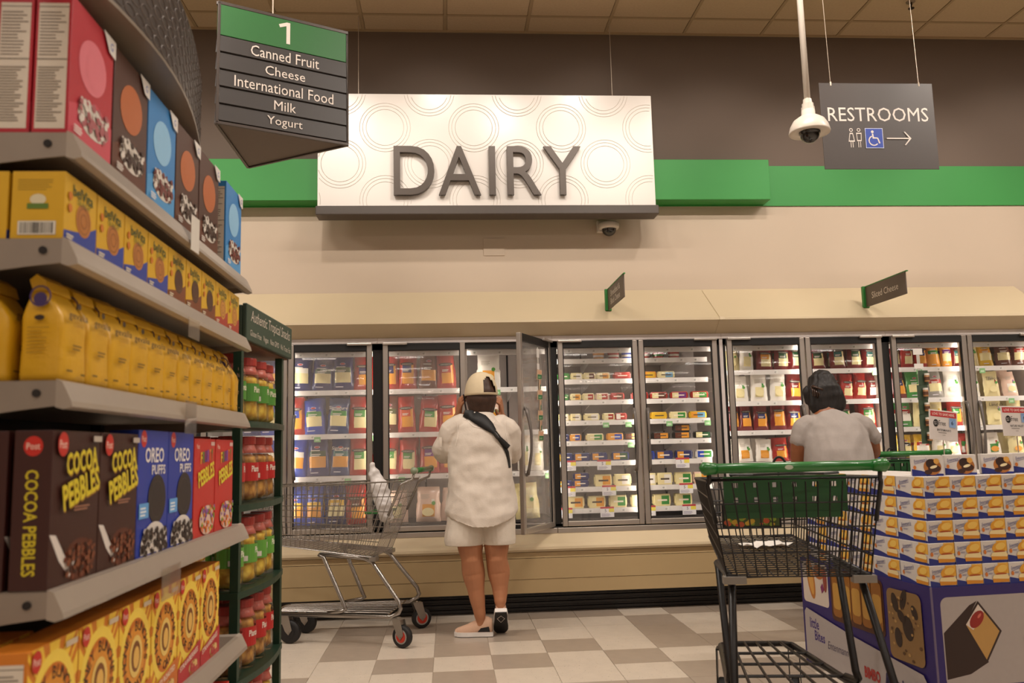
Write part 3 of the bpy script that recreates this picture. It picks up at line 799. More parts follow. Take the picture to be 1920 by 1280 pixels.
p.poly([(-.052, .222), (-.043, .222), (-.041, .200), (-.018, .198), (-.018, .191), (-.049, .191)], wt)
p.poly([(-.022, .196), (-.014, .196), (-.002, .162), (-.011, .160)], wt)
ar = []
for k in range(15):
    a = math.radians(110 + k * 15); ar.append((a,))
P = [(-.043 + r * math.cos(a[0]), .178 + r * math.sin(a[0])) for r in (.026, .033) for a in ar]
p.lay(P, [(k, k + 1, 15 + k + 1, 15 + k) for k in range(14)], ink(wt))
p.rect(.040, .1885, .185, .1965, wt)
p.poly([(.150, .235), (.158, .235), (.196, .1925), (.158, .150), (.150, .150), (.184, .1925)], wt)
p.build('print', rs)
for xx in (-.285, .275):
    MB().tube([(xx, .003, .535), (xx - .02, .003, CEIL - 2.72)], .0018, m_wire, 5).build('wire', rs)
    MB().lathe([(.006, .528), (.006, .552)], m_wire, 8, (xx, .003, 0)).build('clip', rs)

# pendant dome camera and the small dome camera under the big sign
m_camw = mat('camera_white', '#cfc5b9', .35, vary=.02); m_dome = mat('smoked_dome', '#0f0c0b', .08, spec=.8, vary=0)
pc = thing('pendant_camera', 'white dome security camera hanging on a long pole in front of the restroom sign', 'camera', (1.932, 4.2, 2.70))
MB().tube([(0, 0, .18), (-.006, 0, CEIL - 2.70)], .0165, m_camw, 12).build('pole', pc, True)
MB().lathe([(.024, .13), (.034, .135), (.034, .155), (.030, .157), (.030, .175), (.024, .178), (.022, .20), (.012, .205)], m_camw, 18).build('collar', pc)
MB().lathe([(.060, .020), (.104, .012), (.106, .020), (.098, .050), (.080, .082), (.055, .100), (.036, .110), (.034, .140)], m_camw, 28).build('shade', pc, True)
MB().lathe([(.055, .03), (.055, .012)] + [(.050 * math.cos(a * PI / 16), .010 - .050 * math.sin(a * PI / 16)) for a in range(0, 9)], m_dome, 22).build('dome', pc, True)
wc = thing('wall_camera', 'small white dome camera mounted just below the big white sign', 'camera', (1.222, 6.13, 2.66))
MB().cbox(-.085, .02, .03, -.03, .068, .12, .008, m_camw).build('wall_bracket', wc)
MB().lathe([(.070, .045), (.076, .060), (.076, .085), (.070, .092)], m_camw, 22).build('housing', wc, True)
MB().cbox(-.07, -.02, .06, .0, .06, .09, .01, m_camw).build('arm', wc)
MB().lathe([(.056, .046)] + [(.052 * math.cos(a * PI / 16), .042 - .050 * math.sin(a * PI / 16)) for a in range(0, 9)], m_dome, 20).build('dome', wc, True)

# blade signs standing on the canopy
m_blade = mat('blade_brown', '#56493f', .5)
m_bgr = mat('bracket_green', '#2c7a33', .45)
for X, lines, lab in ((1.150, ['Shredded &', 'Block Cheese'], 'small brown blade sign on the canopy reading Shredded and Block Cheese'),
                      (3.049, ['Sliced Cheese'], 'small brown blade sign on the canopy reading Sliced Cheese')):
    b = thing('blade_sign', lab, 'sign', (X, 5.924, 2.053))
    MB().cbox(-.022, -.03, -.002, .022, -.002, .155, .003, m_bgr).build('bracket', b)
    MB().cbox(-.004, -.575, .0, .004, -.03, .148, .001, m_blade).build('panel', b)
    MB().box(-.006, -.60, .147, .006, -.02, .154, m_bgr).build('top_rail', b)
    p = Print(.0045)
    for k, t in enumerate(lines): p.text(t, .0, .072 + (.028 if len(lines) == 2 else 0) - k * .056, .042 if len(lines) == 2 else .046, '#d9cfc2', w=.32 if len(lines) == 2 else .36)
    o = p.build('lettering', b, loc=(0, -.3, 0), rot=(0, 0, -PI / 2))

# ------------------------------------------------------------------ left shelving run
m_steel = mat('shelf_steel', '#968a7e', .4, .35, vary=.05, scale=20)
m_lipg = mat('shelf_lip', '#a99d90', .35, .3, vary=.04)
m_dark = mat('gondola_dark', '#1b1512', .7)
GX, GY0, GY1 = -.66, 1.50, 2.82
go = thing('shelving_unit', 'grey steel shelving unit stacked with cereal, biscuits and coffee at the left', 'shelf', (0, 0, 0))
MB().box(-1.16, GY0, 0, -1.12, GY1, 2.35, m_dark).build('back_panel', go)
for yy in (GY0 + .01, GY1 - .04): MB().box(-1.12, yy, 0, -1.09, yy + .03, 2.35, m_dark).build('upright', go)
MB().box(-1.12, GY0, 0, -.68, GY1, .14, m_dark).build('base', go)
SHZ = [1.672, 1.480, 1.232, .882, .543, .165]
for z in SHZ:
    sh = obj('shelf', None, go)
    MB().box(-1.10, GY0 + .004, z - .03, GX - .004, GY1 - .004, z, m_steel).build('deck', sh)
    MB().prism([(GX - .004, z + .002), (GX + .006, z - .002), (GX + .022, z - .036), (GX + .024, z - .046), (GX + .010, z - .050), (GX - .004, z - .046)], 'y', GY0, GY1, m_lipg).build('price_channel', sh)
    for yy in (GY0, GY1 - .004):
        MB().prism([(-1.10, z - .002), (GX - .004, z - .002), (GX - .004, z - .044), (GX - .06, z - .05), (-1.10, z - .10)], 'y', yy, yy + .004, m_steel).build('bracket', sh)
    MB().lathe([(.007, -.003), (.007, .001)], m_dark, 10, (GX - .035, GY0, z - .022), 'y').build('bracket_hole', sh)
def holder(sh_i, y, w, h, dz):
    MB().box(GX + .026, y, SHZ[sh_i] - .05 + dz, GX + .028, y + w, SHZ[sh_i] + h + dz, glass_mat('clear_plastic', .22, (.95, .93, .9), .8)).build('sign_holder', go)
holder(2, 2.12, .09, .03, -.03); holder(1, 2.13, .09, .0, -.04); holder(3, 1.98, .13, .02, -.05)
MB().add([(GX + .027, 2.13, 1.61), (GX + .030, 2.19, 1.61), (GX + .030, 2.19, 1.70), (GX + .027, 2.13, 1.70), (GX + .0275, 2.13, 1.61), (GX + .0305, 2.19, 1.61), (GX + .0305, 2.19, 1.70), (GX + .0275, 2.13, 1.70)],
         [(0, 1, 2, 3), (7, 6, 5, 4)], ink('#d8d2c8')).build('price_flag', go)
# bowed header panel above the top shelf
m_hdr = mat('header_dark', '#453d39', .38, .1, vary=.06, scale=8)
hd = thing('curved_header', 'dark bowed header panel with linked ring pattern above the cereal shelf', 'sign', (0, 0, 0))
def bow(t): return -.705 + .085 * math.sin(PI * t)
HY0, HY1, HZ0, HZ1 = 1.25, 2.44, 1.975, 2.185
prof = [(bow(k / 16), HY0 + (HY1 - HY0) * k / 16) for k in range(17)]
MB().prism(prof + [(-.725, HY1), (-.725, HY0)], 'z', HZ0, HZ1, m_hdr).build('panel', hd)
MB().prism([(x + .004, y) for x, y in prof] + [(-.727, HY1), (-.727, HY0)], 'z', HZ0 - .008, HZ0, mat('header_edge', '#8a7d6e', .4, .3)).build('bottom_edge', hd)
pat = MB(); m_ring = mat('header_ring', '#7b706a', .5)
for r_ in range(6):
    for c_ in range(26):
        t0 = (c_ + .5 * (r_ % 2)) / 26 + .01; z0 = HZ0 + .02 + r_ * .034
        pts = []
        for k in range(14):
            a = 2 * PI * k / 14; t = t0 + .017 * math.cos(a); z = z0 + .012 * math.sin(a)
            t = min(max(t, 0), 1); pts.append((bow(t) + .0008, HY0 + (HY1 - HY0) * t, z))
        pat.tube(pts, .0009, m_ring, 3, True)
po = pat.build('ring_pattern', hd); po['kind'] = 'stuff'
for yy in (1.85, 2.3): MB().box(-.76, yy, 2.0, -.7255, yy + .03, 2.33, m_dark).build('support', hd)
MB().box(-1.088, 1.85, 2.30, -.76, 2.33, 2.33, m_dark).build('support_arm', hd)

# ---- printed cartons. local: front face looks along -y, width x, height z, origin at bottom centre
def carton(name, w, h, d, col, front, side=None, right=False):
    """returns a root mesh with its front and side print as parts"""
    b = MB().cbox(-w / 2, 0, 0, w / 2, d, h, .0012, ink(col)).mesh(name)
    fp = front.mesh('front_print')
    sp_ = side.mesh('side_print') if side else None
    def make(label, cat, group, loc, rz):
        o = obj(name, b, None, loc, (0, 0, rz)); tag(o, label, cat, group)
        obj('front_print', fp, o)
        if sp_: obj('side_print', sp_, o, (w / 2 if right else -w / 2, d / 2, 0), (0, 0, PI / 2 if right else -PI / 2))
        return o
    return make
def nutri(w, h, col='#d8cdbd', line='#7d7166'):
    p = Print(); p.rect(-w * .42, h * .03, w * .42, h * .93, col); p.rect(-w * .42, h * .90, w * .42, h * .905, '#5b5048')
    p.lines(-w * .38, h * .55, w * .36, h * .88, 14, line, .35); p.rect(-w * .42, h * .52, w * .42, h * .526, '#5b5048')
    p.lines(-w * .38, h * .08, w * .36, h * .48, 20, line, .35, 9); return p
def post(p, x, z, r): p.disc(x, z, r, r * 1.05, '#c22b20', 20); p.text('Post', x, z, r * .7, '#f0d9c8', w=r * 1.4)
def monster(bg, bg2, acc, piece):
    w, h = .192, .262
    p = Print()
    p.poly([(-w * .5, h * .0), (w * .5, 0), (w * .5, h * .3), (w * .1, h * .38), (-w * .5, h * .22)], bg2)
    p.disc(0, h * .62, w * .33, h * .2, acc, 24, .3); p.disc(w * .04, h * .60, w * .2, h * .13, acc, 24, .3)
    p.disc(w * .05, h * .22, w * .36, h * .12, '#d8cfc4', 22); p.dots(-w * .28, h * .14, w * .36, h * .34, 26, .009, [piece, '#d9d0c6', piece], 5)
    p.poly([(w * .5, h), (w * .18, h), (w * .34, h * .87), (w * .5, h * .86)], '#dcd6d0'); p.text('G', w * .39, h * .93, .016, '#2f55a8', shear=.2)
    p.lines(-w * .42, h * .04, -w * .2, h * .1, 3, '#e4ddd5')
    return carton('cereal_box', w, h, .062, bg, p, nutri(.062, h))
pink = monster('#b3202f', '#c84555', '#d9727e', '#a85a5f')
choc = monster('#4a2618', '#5d2f1b', '#b5602a', '#3b1f14')
blue = monster('#2f7fc0', '#4a97d0', '#8cc0e4', '#6f2f2a')
DZ = PI / 2
G1 = 'cereal boxes on the top shelf'
for mk, y0, y1, nm in ((pink, 1.505, 1.70, 'pink cereal box at the near end of the top shelf'), (choc, 1.705, 1.9, 'brown cereal box beside the pink one on the top shelf'),
                       (blue, 1.905, 2.1, 'light blue cereal box between two brown ones on the top shelf'), (choc, 2.105, 2.3, 'brown cereal box right after the first blue one on the top shelf'),
                       (choc, 2.305, 2.5, 'brown cereal box next to last on the top shelf'), (blue, 2.585, 2.78, 'light blue cereal box standing apart at the far end of the top shelf')):
    mk(nm, 'cereal box', G1, (GX - .006, (y0 + y1) / 2, SHZ[0] + .0005), DZ)
for k in range(1, 3):
    pink(f'pink cereal box {["", "second", "third"][k]} in depth at the near end of the top shelf', 'cereal box', G1, (GX - .006 - .066 * k, 1.6025, SHZ[0] + .0005), DZ)
blue('light blue cereal box hidden behind the last blue one, top shelf', 'cereal box', G1, (GX - .072, 2.6825, SHZ[0] + .0005), DZ)

def biscuit(bisc, low):
    w, h = .136, .122
    p = Print()
    p.poly([(-w / 2, 0), (w / 2, 0), (w / 2, h * .42), (w * .1, h * .24), (-w / 2, h * .14)], low)
    p.disc(w * .08, h * .42, w * .24, h * .25, bisc, 22); p.ring(w * .08, h * .42, w * .17, w * .18, '#6b3f1c', 20); p.ring(w * .08, h * .42, w * .09, w * .1, '#6b3f1c', 16)
    p.text('belVita', w * .04, h * .80, .021, '#2c4a24', w=w * .62, bold=.01); p.text('CRUNCHY', w * .06, h * .66, .010, '#4d6b2c', w=w * .42)
    p.disc(-w * .36, h * .68, .008, .008, '#c9741f', 12); p.disc(-w * .36, h * .5, .008, .008, '#c9741f', 12); p.lines(-w * .45, h * .04, -w * .2, h * .12, 2, '#e8dcc0')
    q = Print(); q.lines(-.035, h * .72, .035, h * .9, 5, '#9a7d1c', .3); q.disc(0, h * .58, .014, .01, '#d9cfae', 12); q.rect(-.018, h * .44, .018, h * .52, '#5d7a2b')
    q.rect(-.032, h * .06, .032, h * .26, '#d9d3c6'); q.bars(-.028, h * .08, .028, h * .24, 16, '#2b2723')
    return carton('biscuit_box', w, h, .09, '#d3a51d', p, q)
bA, bB, bC = biscuit('#b57232', '#2a3f9a'), biscuit('#4a2a1c', '#7a3d20'), biscuit('#c98a3a', '#a8362a')
G2 = 'yellow biscuit boxes on the second shelf'
ys = [1.508 + k * .1405 for k in range(9)]
for k, y in enumerate(ys):
    mk = bA if k < 4 else bB if k < 7 else bC
    kindn = 'golden biscuit on blue' if k < 4 else 'chocolate biscuit' if k < 7 else 'fruit biscuit on red'
    mk(f'yellow box with {kindn}, {ORD[k]} from the near end of the second shelf', 'biscuit box', G2, (GX - .006, y + .068, SHZ[1] + .0005), DZ)
bA('yellow biscuit box second in depth at the near end of the second shelf', 'biscuit box', G2, (GX - .102, 1.576, SHZ[1] + .0005), DZ)
bA('yellow biscuit box third in depth at the near end of the second shelf', 'biscuit box', G2, (GX - .198, 1.576, SHZ[1] + .0005), DZ)

# coffee bags: gusseted, pinched and folded at the top
m_cof = mat('coffee_yellow', '#d2a01b', .38, vary=.07, scale=18, bump=.25, bscale=28); m_tie = mat('coffee_tie', '#4a2f56', .5)
def coffee_mesh(seed, w=.098, h=.172, d=.075):
    rr = random.Random(seed); b = MB(); n = 24; V = []; rows = 12
    for j in range(rows + 1):
        v = j / rows
        pinch = max(0, (v - .62) / .38) ** 1.3
        for k in range(n):
            a = 2 * PI * k / n; ca, sa = math.cos(a), math.sin(a)
            e = .28
            x = w / 2 * (abs(ca) ** e) * (1 if ca > 0 else -1); y = d / 2 * (abs(sa) ** e) * (1 if sa > 0 else -1)
            y *= (1 - .82 * pinch); x *= (1 - .06 * math.sin(PI * v) * 0 - .20 * pinch)
            g = 1 + .02 * math.sin(9 * v + seed) + rr.uniform(-.012, .012)
            V.append((x * g, d / 2 + y * g + .012 * pinch, v * h))
    F = [(j * n + k, j * n + (k + 1) % n, (j + 1) * n + (k + 1) % n, (j + 1) * n + k) for j in range(rows) for k in range(n)]
    F += [list(range(n))[::-1], list(range(rows * n, (rows + 1) * n))]
    b.add(V, F, m_cof); return b.mesh('coffee_bag', True)
cof = [coffee_mesh(s) for s in (1, 2, 3)]
cp = Print(.0045); cp.text('gevalia', 0, .118, .018, '#4a3320', w=.072, bold=.015); cp.disc(0, .138, .007, .006, '#3a2818', 12); cp.text('COFFEE', 0, .102, .005, '#8a5a22', w=.04)
cp.lines(-.02, .058, .02, .07, 2, '#7a5a1c'); cp.lines(-.04, .018, -.01, .024, 1, '#5f4616'); cp.lines(.012, .014, .036, .02, 1, '#5f4616')
cpm = cp.mesh('front_print')
tie = MB().prism([(.030, .160), (.058, .163), (.064, .182), (.052, .192), (.036, .180)], 'x', -.041, .041, m_cof).mesh('fold_tie')
cside = Print(.003); cside.disc(0, .145, .012, .012, '#3d2b5c', 12); cside.ring(0, .150, .016, .019, '#3d2b5c', 14); cside.disc(.0, .112, .009, .005, '#33241a', 10); cside.lines(-.02, .05, .02, .10, 8, '#9d7716', .25)
csm = cside.mesh('side_print')
G3 = 'yellow coffee bags on the third shelf'
ce = [1.526, 1.634, 1.742, 1.85, 1.955, 2.06, 2.17, 2.278, 2.386, 2.494, 2.602, 2.708]
def coffee(label, loc, rz):
    o = obj('coffee_bag', random.choice(cof), None, loc, (0, 0, rz)); tag(o, label, 'coffee', G3)
    obj('front_print', cpm, o); obj('fold_tie', tie, o); obj('side_print', csm, o, (-.0505, .0375, 0), (0, 0, -PI / 2))
for k, y in enumerate(ce): coffee(f'yellow foil coffee bag, {ORD[k]} from the near end of the third shelf', (GX - .008, y + .052, SHZ[2] + .0005), DZ + random.uniform(-.12, .12))
coffee('yellow foil coffee bag second in depth at the near end of the third shelf', (GX - .098, 1.576, SHZ[2] + .0005), DZ)
coffee('yellow foil coffee bag third in depth at the near end of the third shelf', (GX - .185, 1.576, SHZ[2] + .0005), DZ)

def pebbles():
    w, h = .198, .265
    p = Print()
    p.disc(w * .12, h * .14, w * .34, h * .14, '#5a2a18', 22); p.poly([(-w * .5, h * .34), (-w * .38, h * .33), (-w * .1, h * .12), (w * .02, h * .14), (-w * .08, h * .04), (-w * .3, h * .16)], '#d9d0c8')
    p.dots(-w * .2, h * .03, w * .42, h * .24, 30, .0065, ['#6e3620', '#3d1d12', '#7d4428'], 3)
    post(p, -w * .34, h * .91, .020)
    for dx, dz, c in ((.003, -.003, '#8a5a12'), (0, 0, '#d8c52a')):
        p.text('COCOA', w * .06 + dx, h * .80 + dz, .040, c, w=w * .66, rot=.10, bold=.03); p.text('PEBBLES', w * .06 + dx, h * .62 + dz, .046, c, w=w * .78, rot=.22, bold=.03)
    p.rect(w * .28, h * .93, w * .47, h * .97, '#b8aca0'); p.lines(-w * .1, h * .47, w * .3, h * .51, 2, '#9a6a52')
    q = Print(); q.disc(0, h * .90, .016, .017, '#c22b20', 16); q.text('Post', 0, h * .90, .011, '#f0d9c8', w=.022)
    q.text('COCOA PEBBLES', 0, h * .42, .022, '#cdb828', w=h * .66, rot=-PI / 2, bold=.02)
    return carton('cereal_box', w, h, .062, '#3a1711', p, q)
def cookies():
    w, h = .198, .275
    p = Print(); post(p, -w * .34, h * .93, .018)
    p.text('OREO', .004, h * .80, .034, '#e6e0dc', w=w * .62, bold=.02); p.text('PUFFS', w * .16, h * .68, .022, '#e6e0dc', w=w * .46, bold=.02)
    p.disc(w * .12, h * .44, w * .30, h * .20, '#241c1b', 28); p.ring(w * .12, h * .44, w * .20, w * .215, '#39302e', 24)
    p.rect(-w * .46, h * .30, -w * .16, h * .42, '#5f9fd8'); p.lines(-w * .42, h * .32, -w * .2, h * .40, 3, '#dfe8ef')
    p.disc(w * .05, h * .06, w * .44, h * .20, '#d9d2cb', 24); p.rect(-w * .5, 0, w * .5, .004, '#24389a')
    p.dots(-w * .36, h * .02, w * .44, h * .2, 34, .009, ['#43302a', '#cfc6bd', '#2c201d'], 8)
    return carton('cereal_box', w, h, .062, '#233a9c', p, nutri(.062, h, '#31479f', '#8d97c4'))
def fruity():
    w, h = .198, .262
    p = Print(); post(p, -w * .34, h * .92, .018); p.rect(w * .28, h * .93, w * .47, h * .97, '#d4b0a8')
    for i, (ch, c) in enumerate(zip('FRUITY', ['#e3b72c', '#3f8a3a', '#3b53a8', '#8a3a8a', '#e07a2a', '#3f8a3a'])): p.text(ch, -w * .18 + i * w * .1, h * .80 + i * .002, .032, c, w=w * .085, bold=.03)
    p.text('PEBBLES', w * .05, h * .63, .044, '#e0cf2e', w=w * .78, rot=.2, bold=.03)
    p.disc(w * .1, h * .16, w * .36, h * .15, '#d9b9a8', 22); p.dots(-w * .2, h * .04, w * .44, h * .3, 12, .007, ['#d94a2a', '#e0b52c', '#6a9a3a', '#8a4a9a', '#d9772a'], 5)
    q = Print(); q.text('FRUITY PEBBLES', 0, h * .42, .022, '#d8c52a', w=h * .66, rot=-PI / 2, bold=.02); q.disc(0, h * .9, .015, .016, '#e8d8c8', 14)
    return carton('cereal_box', w, h, .062, '#c1271f', p, q)
fa, fb, fc_ = pebbles(), cookies(), fruity()
G4 = 'cereal boxes on the fourth shelf'
for mk, y, nm in ((fa, 1.462, 'nearest dark brown cereal box with yellow lettering, fourth shelf'), (fa, 1.664, 'second dark brown cereal box with yellow lettering, next to the blue boxes'),
                  (fb, 1.866, 'blue cereal box with black cookie, beside the brown boxes'), (fb, 2.068, 'blue cereal box with black cookie, beside the red boxes'),
                  (fc_, 2.276, 'red cereal box with yellow lettering, beside the blue boxes'), (fc_, 2.482, 'red cereal box with yellow lettering, last on the fourth shelf')):
    mk(nm, 'cereal box', G4, (GX - .006, y + .099 + .04, SHZ[3] + .0005), DZ)
fa('dark brown cereal box second in depth at the near end of the fourth shelf', 'cereal box', G4, (GX - .078, 1.601, SHZ[3] + .0005), DZ)
fa('dark brown cereal box third in depth at the near end of the fourth shelf', 'cereal box', G4, (GX - .148, 1.601, SHZ[3] + .0005), DZ)

def honey(kind):
    w, h = .186, .252
    p = Print()
    for k in range(20):
        a = 2 * PI * k / 20
        P = [(math.cos(a - .06) * .02, h * .55 + math.sin(a - .06) * .02), (math.cos(a - .1) * .2, h * .55 + math.sin(a - .1) * .2), (math.cos(a + .1) * .2, h * .55 + math.sin(a + .1) * .2)]
        P = [(min(max(x, -w * .498), w * .498), min(max(z, .001), h * .998)) for x, z in P]
        p.add([(q_[0], -p.e, q_[1]) for q_ in P], [(0, 1, 2)], ink('#efc53e'))
    p.e += .0003
    p.disc(0, h * .55, w * .47, w * .53, '#f0cf50', 30); p.disc(0, h * .55, w * .37, w * .42, '#c9701c', 30); p.disc(0, h * .55, w * .30, w * .35, '#d98f2c', 30)
    p.arc_text('HONEY BUNCHES', 0, h * .55, w * .335, .021, '#3a200e', PI / 2, 3.9); p.arc_text('OF OATS', 0, h * .55, w * .335, .021, '#3a200e', -PI / 2, 1.9, True)
    p.disc(0, h * .55, w * .2, w * .23, '#e7c46a', 24); p.disc(0, h * .55, w * .14, w * .17, '#7c4a1c', 20); p.disc(.002, h * .54, w * .09, w * .12, '#e3b45a', 18)
    post(p, -w * .36, h * .92, .017); p.rect(w * .2, h * .92, w * .45, h * .96, '#cbb9a0')
    c = '#b3202a' if kind else '#c96a1c'
    p.poly([(-w * .5, 0), (w * .5, 0), (w * .5, h * .3), (-w * .5, h * .16)], c)
    p.text('STRAWBERRIES' if kind else 'HONEY ROASTED', -w * .02, h * .18, .013, '#efe3d0', w=w * .8, rot=.14, bold=.01)
    p.disc(w * .16, h * .08, w * .2, h * .06, '#d9b07a', 18); p.dots(w * .02, h * .03, w * .32, h * .12, 9, .008, ['#a8622a', '#e2c07a', '#b5303a' if kind else '#c98a3a'], 2)
    return carton('cereal_box', w, h, .068, '#cf7a20', p, nutri(.068, h))
ha, hb_ = honey(0), honey(1)
G5 = 'orange cereal boxes on the fifth shelf'
for k in range(6):
    (ha if k < 4 else hb_)(f'orange sunburst cereal box with {"honey" if k < 4 else "red strawberry"} corner, {ORD[k]} from the near end, fifth shelf', 'cereal box', G5, (GX - .006, 1.448 + .19 * k + .093, SHZ[4] + .0005), DZ)
for k in range(2):
    hb_(f'orange cereal box showing its pale side panel, {["nearer", "farther"][k]} one at the far end', 'cereal box', G5, (GX - .085 - .075 * k, 2.63 + .03 * k, SHZ[4] + .0005), DZ)
ha('orange cereal box second in depth at the near end of the fifth shelf', 'cereal box', G5, (GX - .084, 1.541, SHZ[4] + .0005), DZ)
for k in range(3): fc_(f'red cereal box on the lowest shelf, {ORD[k]} from the near end', 'cereal box', 'red cereal boxes on the lowest shelf', (GX - .006, 2.1 + .21 * k + .1, SHZ[5] + .0005), DZ)

# ------------------------------------------------------------------ rack of chip jars
m_rack = mat('rack_green', '#1d3a2a', .45, .1); m_board = mat('board_green', '#37483a', .6, vary=.05)
rk = thing('jar_rack', 'dark green metal snack rack with a header reading Authentic Tropical Snacks', 'rack', (-.683, 2.95, 0), math.radians(-3.2))
RZ = [1.215, .93, .644, .359, .075]
for x in (-.035, -.40):
    for y in (.03, .585): MB().box(x - .014, y - .014, 0, x + .014, y + .014, 1.52, m_rack).build('post', rk)
for z in RZ:
    P = [(-.42, .01), (-.02, .01)] + [(-.02 + .03 * math.sin(PI * k / 8), .01 + .60 * k / 8) for k in range(1, 8)] + [(-.02, .61), (-.42, .61)]
    MB().prism(P, 'z', z - .022, z, m_rack).build('shelf', rk)
MB().cbox(-.016, 0, 1.490, .0, .65, 1.618, .004, m_board).build('header_board', rk)
MB().cbox(-.42, .0, 1.50, -.016, .012, 1.612, .004, m_board).build('header_return', rk)
MB().box(-.42, .0, 1.485, -.016, .64, 1.497, mat('header_wood', '#6b4a2c', .6)).build('header_soffit', rk)
p = Print(.0005); p.text('Authentic Tropical Snacks', .33, 1.575, .052, '#cfc4b4', w=.56, shear=.2); p.text('Gluten Free   Vegan   Non GMO   No Trans Fat', .33, 1.517, .028, '#cfc4b4', w=.58, shear=.1)
p.build('lettering', rk, rot=(0, 0, PI / 2))
m_jar = glass_mat('jar_plastic', .04, (.97, .96, .92), .9); m_lid = mat('jar_lid_red', '#a3342c', .4); m_sleeve = mat('jar_sleeve', '#c2685c', .25, vary=.12, scale=60, bump=.3, bscale=90)
def chips(col, col2, name):
    m = mat(name, col, .5, vary=0)
    nt = m.node_tree; b = nt.nodes['Principled BSDF']; tc = nt.nodes.new('ShaderNodeTexCoord'); vo = nt.nodes.new('ShaderNodeTexVoronoi'); vo.inputs['Scale'].default_value = 38
    mx = nt.nodes.new('ShaderNodeMix'); mx.data_type = 'RGBA'; mx.inputs[6].default_value = lin(col); mx.inputs[7].default_value = lin(col2)
    nt.links.new(tc.outputs['Object'], vo.inputs['Vector']); nt.links.new(vo.outputs['Distance'], mx.inputs[0]); mx.inputs[0].default_value = 1
    mr = nt.nodes.new('ShaderNodeMapRange'); mr.inputs['From Max'].default_value = .75; nt.links.new(vo.outputs['Distance'], mr.inputs[0]); nt.links.new(mr.outputs[0], mx.inputs[0])
    nt.links.new(mx.outputs[2], b.inputs['Base Color'])
    return m
m_chipY, m_chipB = chips('#f9dc5e', '#b98a24', 'banana_chips'), chips('#edb75e', '#8f5a24', 'plantain_chips')
def jar_parts(chip, labcol, textcol):
    r, h = .050, .235
    bumps = MB(); rr = random.Random(5); prof = []
    n, rows = 20, 14; V = []
    for j in range(rows + 1):
        z = .006 + j / rows * .165
        for k in range(n):
            a = 2 * PI * k / n; q = (r - .006) * (1 - .10 * rr.random()); 
            if j in (0, rows): q *= .6
            V.append((q * math.cos(a), q * math.sin(a), z))
    F = [(j * n + k, j * n + (k + 1) % n, (j + 1) * n + (k + 1) % n, (j + 1) * n + k) for j in range(rows) for k in range(n)] + [list(range(n))[::-1], list(range(rows * n, rows * n + n))]
    bumps.add(V, F, chip)
    shell = MB().lathe([(r * .9, 0), (r, .008), (r, .06), (r * .95, .068), (r * .95, .076), (r, .084), (r, .155), (r * .93, .172), (r * .75, .188), (r * .70, .195)], m_jar, 22)
    sleeve = MB().lathe([(r * .935, .174), (r * .80, .190), (r * .74, .199), (r * .74, .206)], m_sleeve, 20)
    lid = MB().lathe([(r * .80, .205), (r * .82, .208), (r * .82, .230), (r * .78, .234), (.001, .234)], m_lid, 20)
    lab = MB(); n = 20
    for (z0, z1, c, rad, a0, a1) in ((.075, .140, labcol, r + .0008, -2.2, 2.2), (.082, .100, '#d8d2c8', r + .0014, -1.35, -1.0)):
        pts = [(rad * math.cos(a0 + (a1 - a0) * k / n), rad * math.sin(a0 + (a1 - a0) * k / n)) for k in range(n + 1)]
        lab.add([(x, y, z) for z in (z0, z1) for x, y in pts], [(k, k + 1, n + 2 + k, n + 1 + k) for k in range(n)], ink(c))
    P = text_geo('Plantain', .02); rad = r + .0016
    lab.add([(rad * math.cos(.15 + x * .018 / rad), rad * math.sin(.15 + x * .018 / rad), .118 + z * .03) for x, z in P[0]], P[1], ink(textcol))
    return [('chips', bumps.mesh('chips', True)), ('jar', shell.mesh('jar', True)), ('neck_sleeve', sleeve.mesh('neck_sleeve', True)), ('lid', lid.mesh('lid')), ('wrap_label', lab.mesh('wrap_label'))]
jk = {'lime': jar_parts(m_chipY, '#4f8a34', '#e8e4c8'), 'red': jar_parts(m_chipB, '#b3221e', '#f0dfd0'), 'green': jar_parts(m_chipY, '#5f9a3c', '#f0ecd8'), 'red2': jar_parts(m_chipB, '#b3221e', '#f0dfd0')}
RACKM = Matrix.Translation((-.683, 2.95, 0)) @ Matrix.Rotation(math.radians(-3.2), 4, 'Z')
LV = ['top', 'second', 'third', 'fourth', 'lowest']
for si, (kind, desc) in enumerate((('lime', 'lime green label'), ('red', 'red label and brown chips'), ('green', 'green label and yellow chips'), ('red2', 'red label and golden chips'), ('green', 'green label'))):
    for k in range(8):
        row, i = divmod(k, 4)
        pos = RACKM @ Vector((-.085 - .11 * row + .016 * math.sin(PI * (i + .5) / 4), .095 + .135 * i, RZ[si] + .0005))
        j = thing('chip_jar', f'clear jar with {desc}, {ORD[i]} in {["front", "back"][row]} row, {LV[si]} rack shelf', 'jar', pos, random.uniform(-.5, .5), 'chip jars on the green rack')
        for n_, me in jk[kind]: obj(n_, me, j)
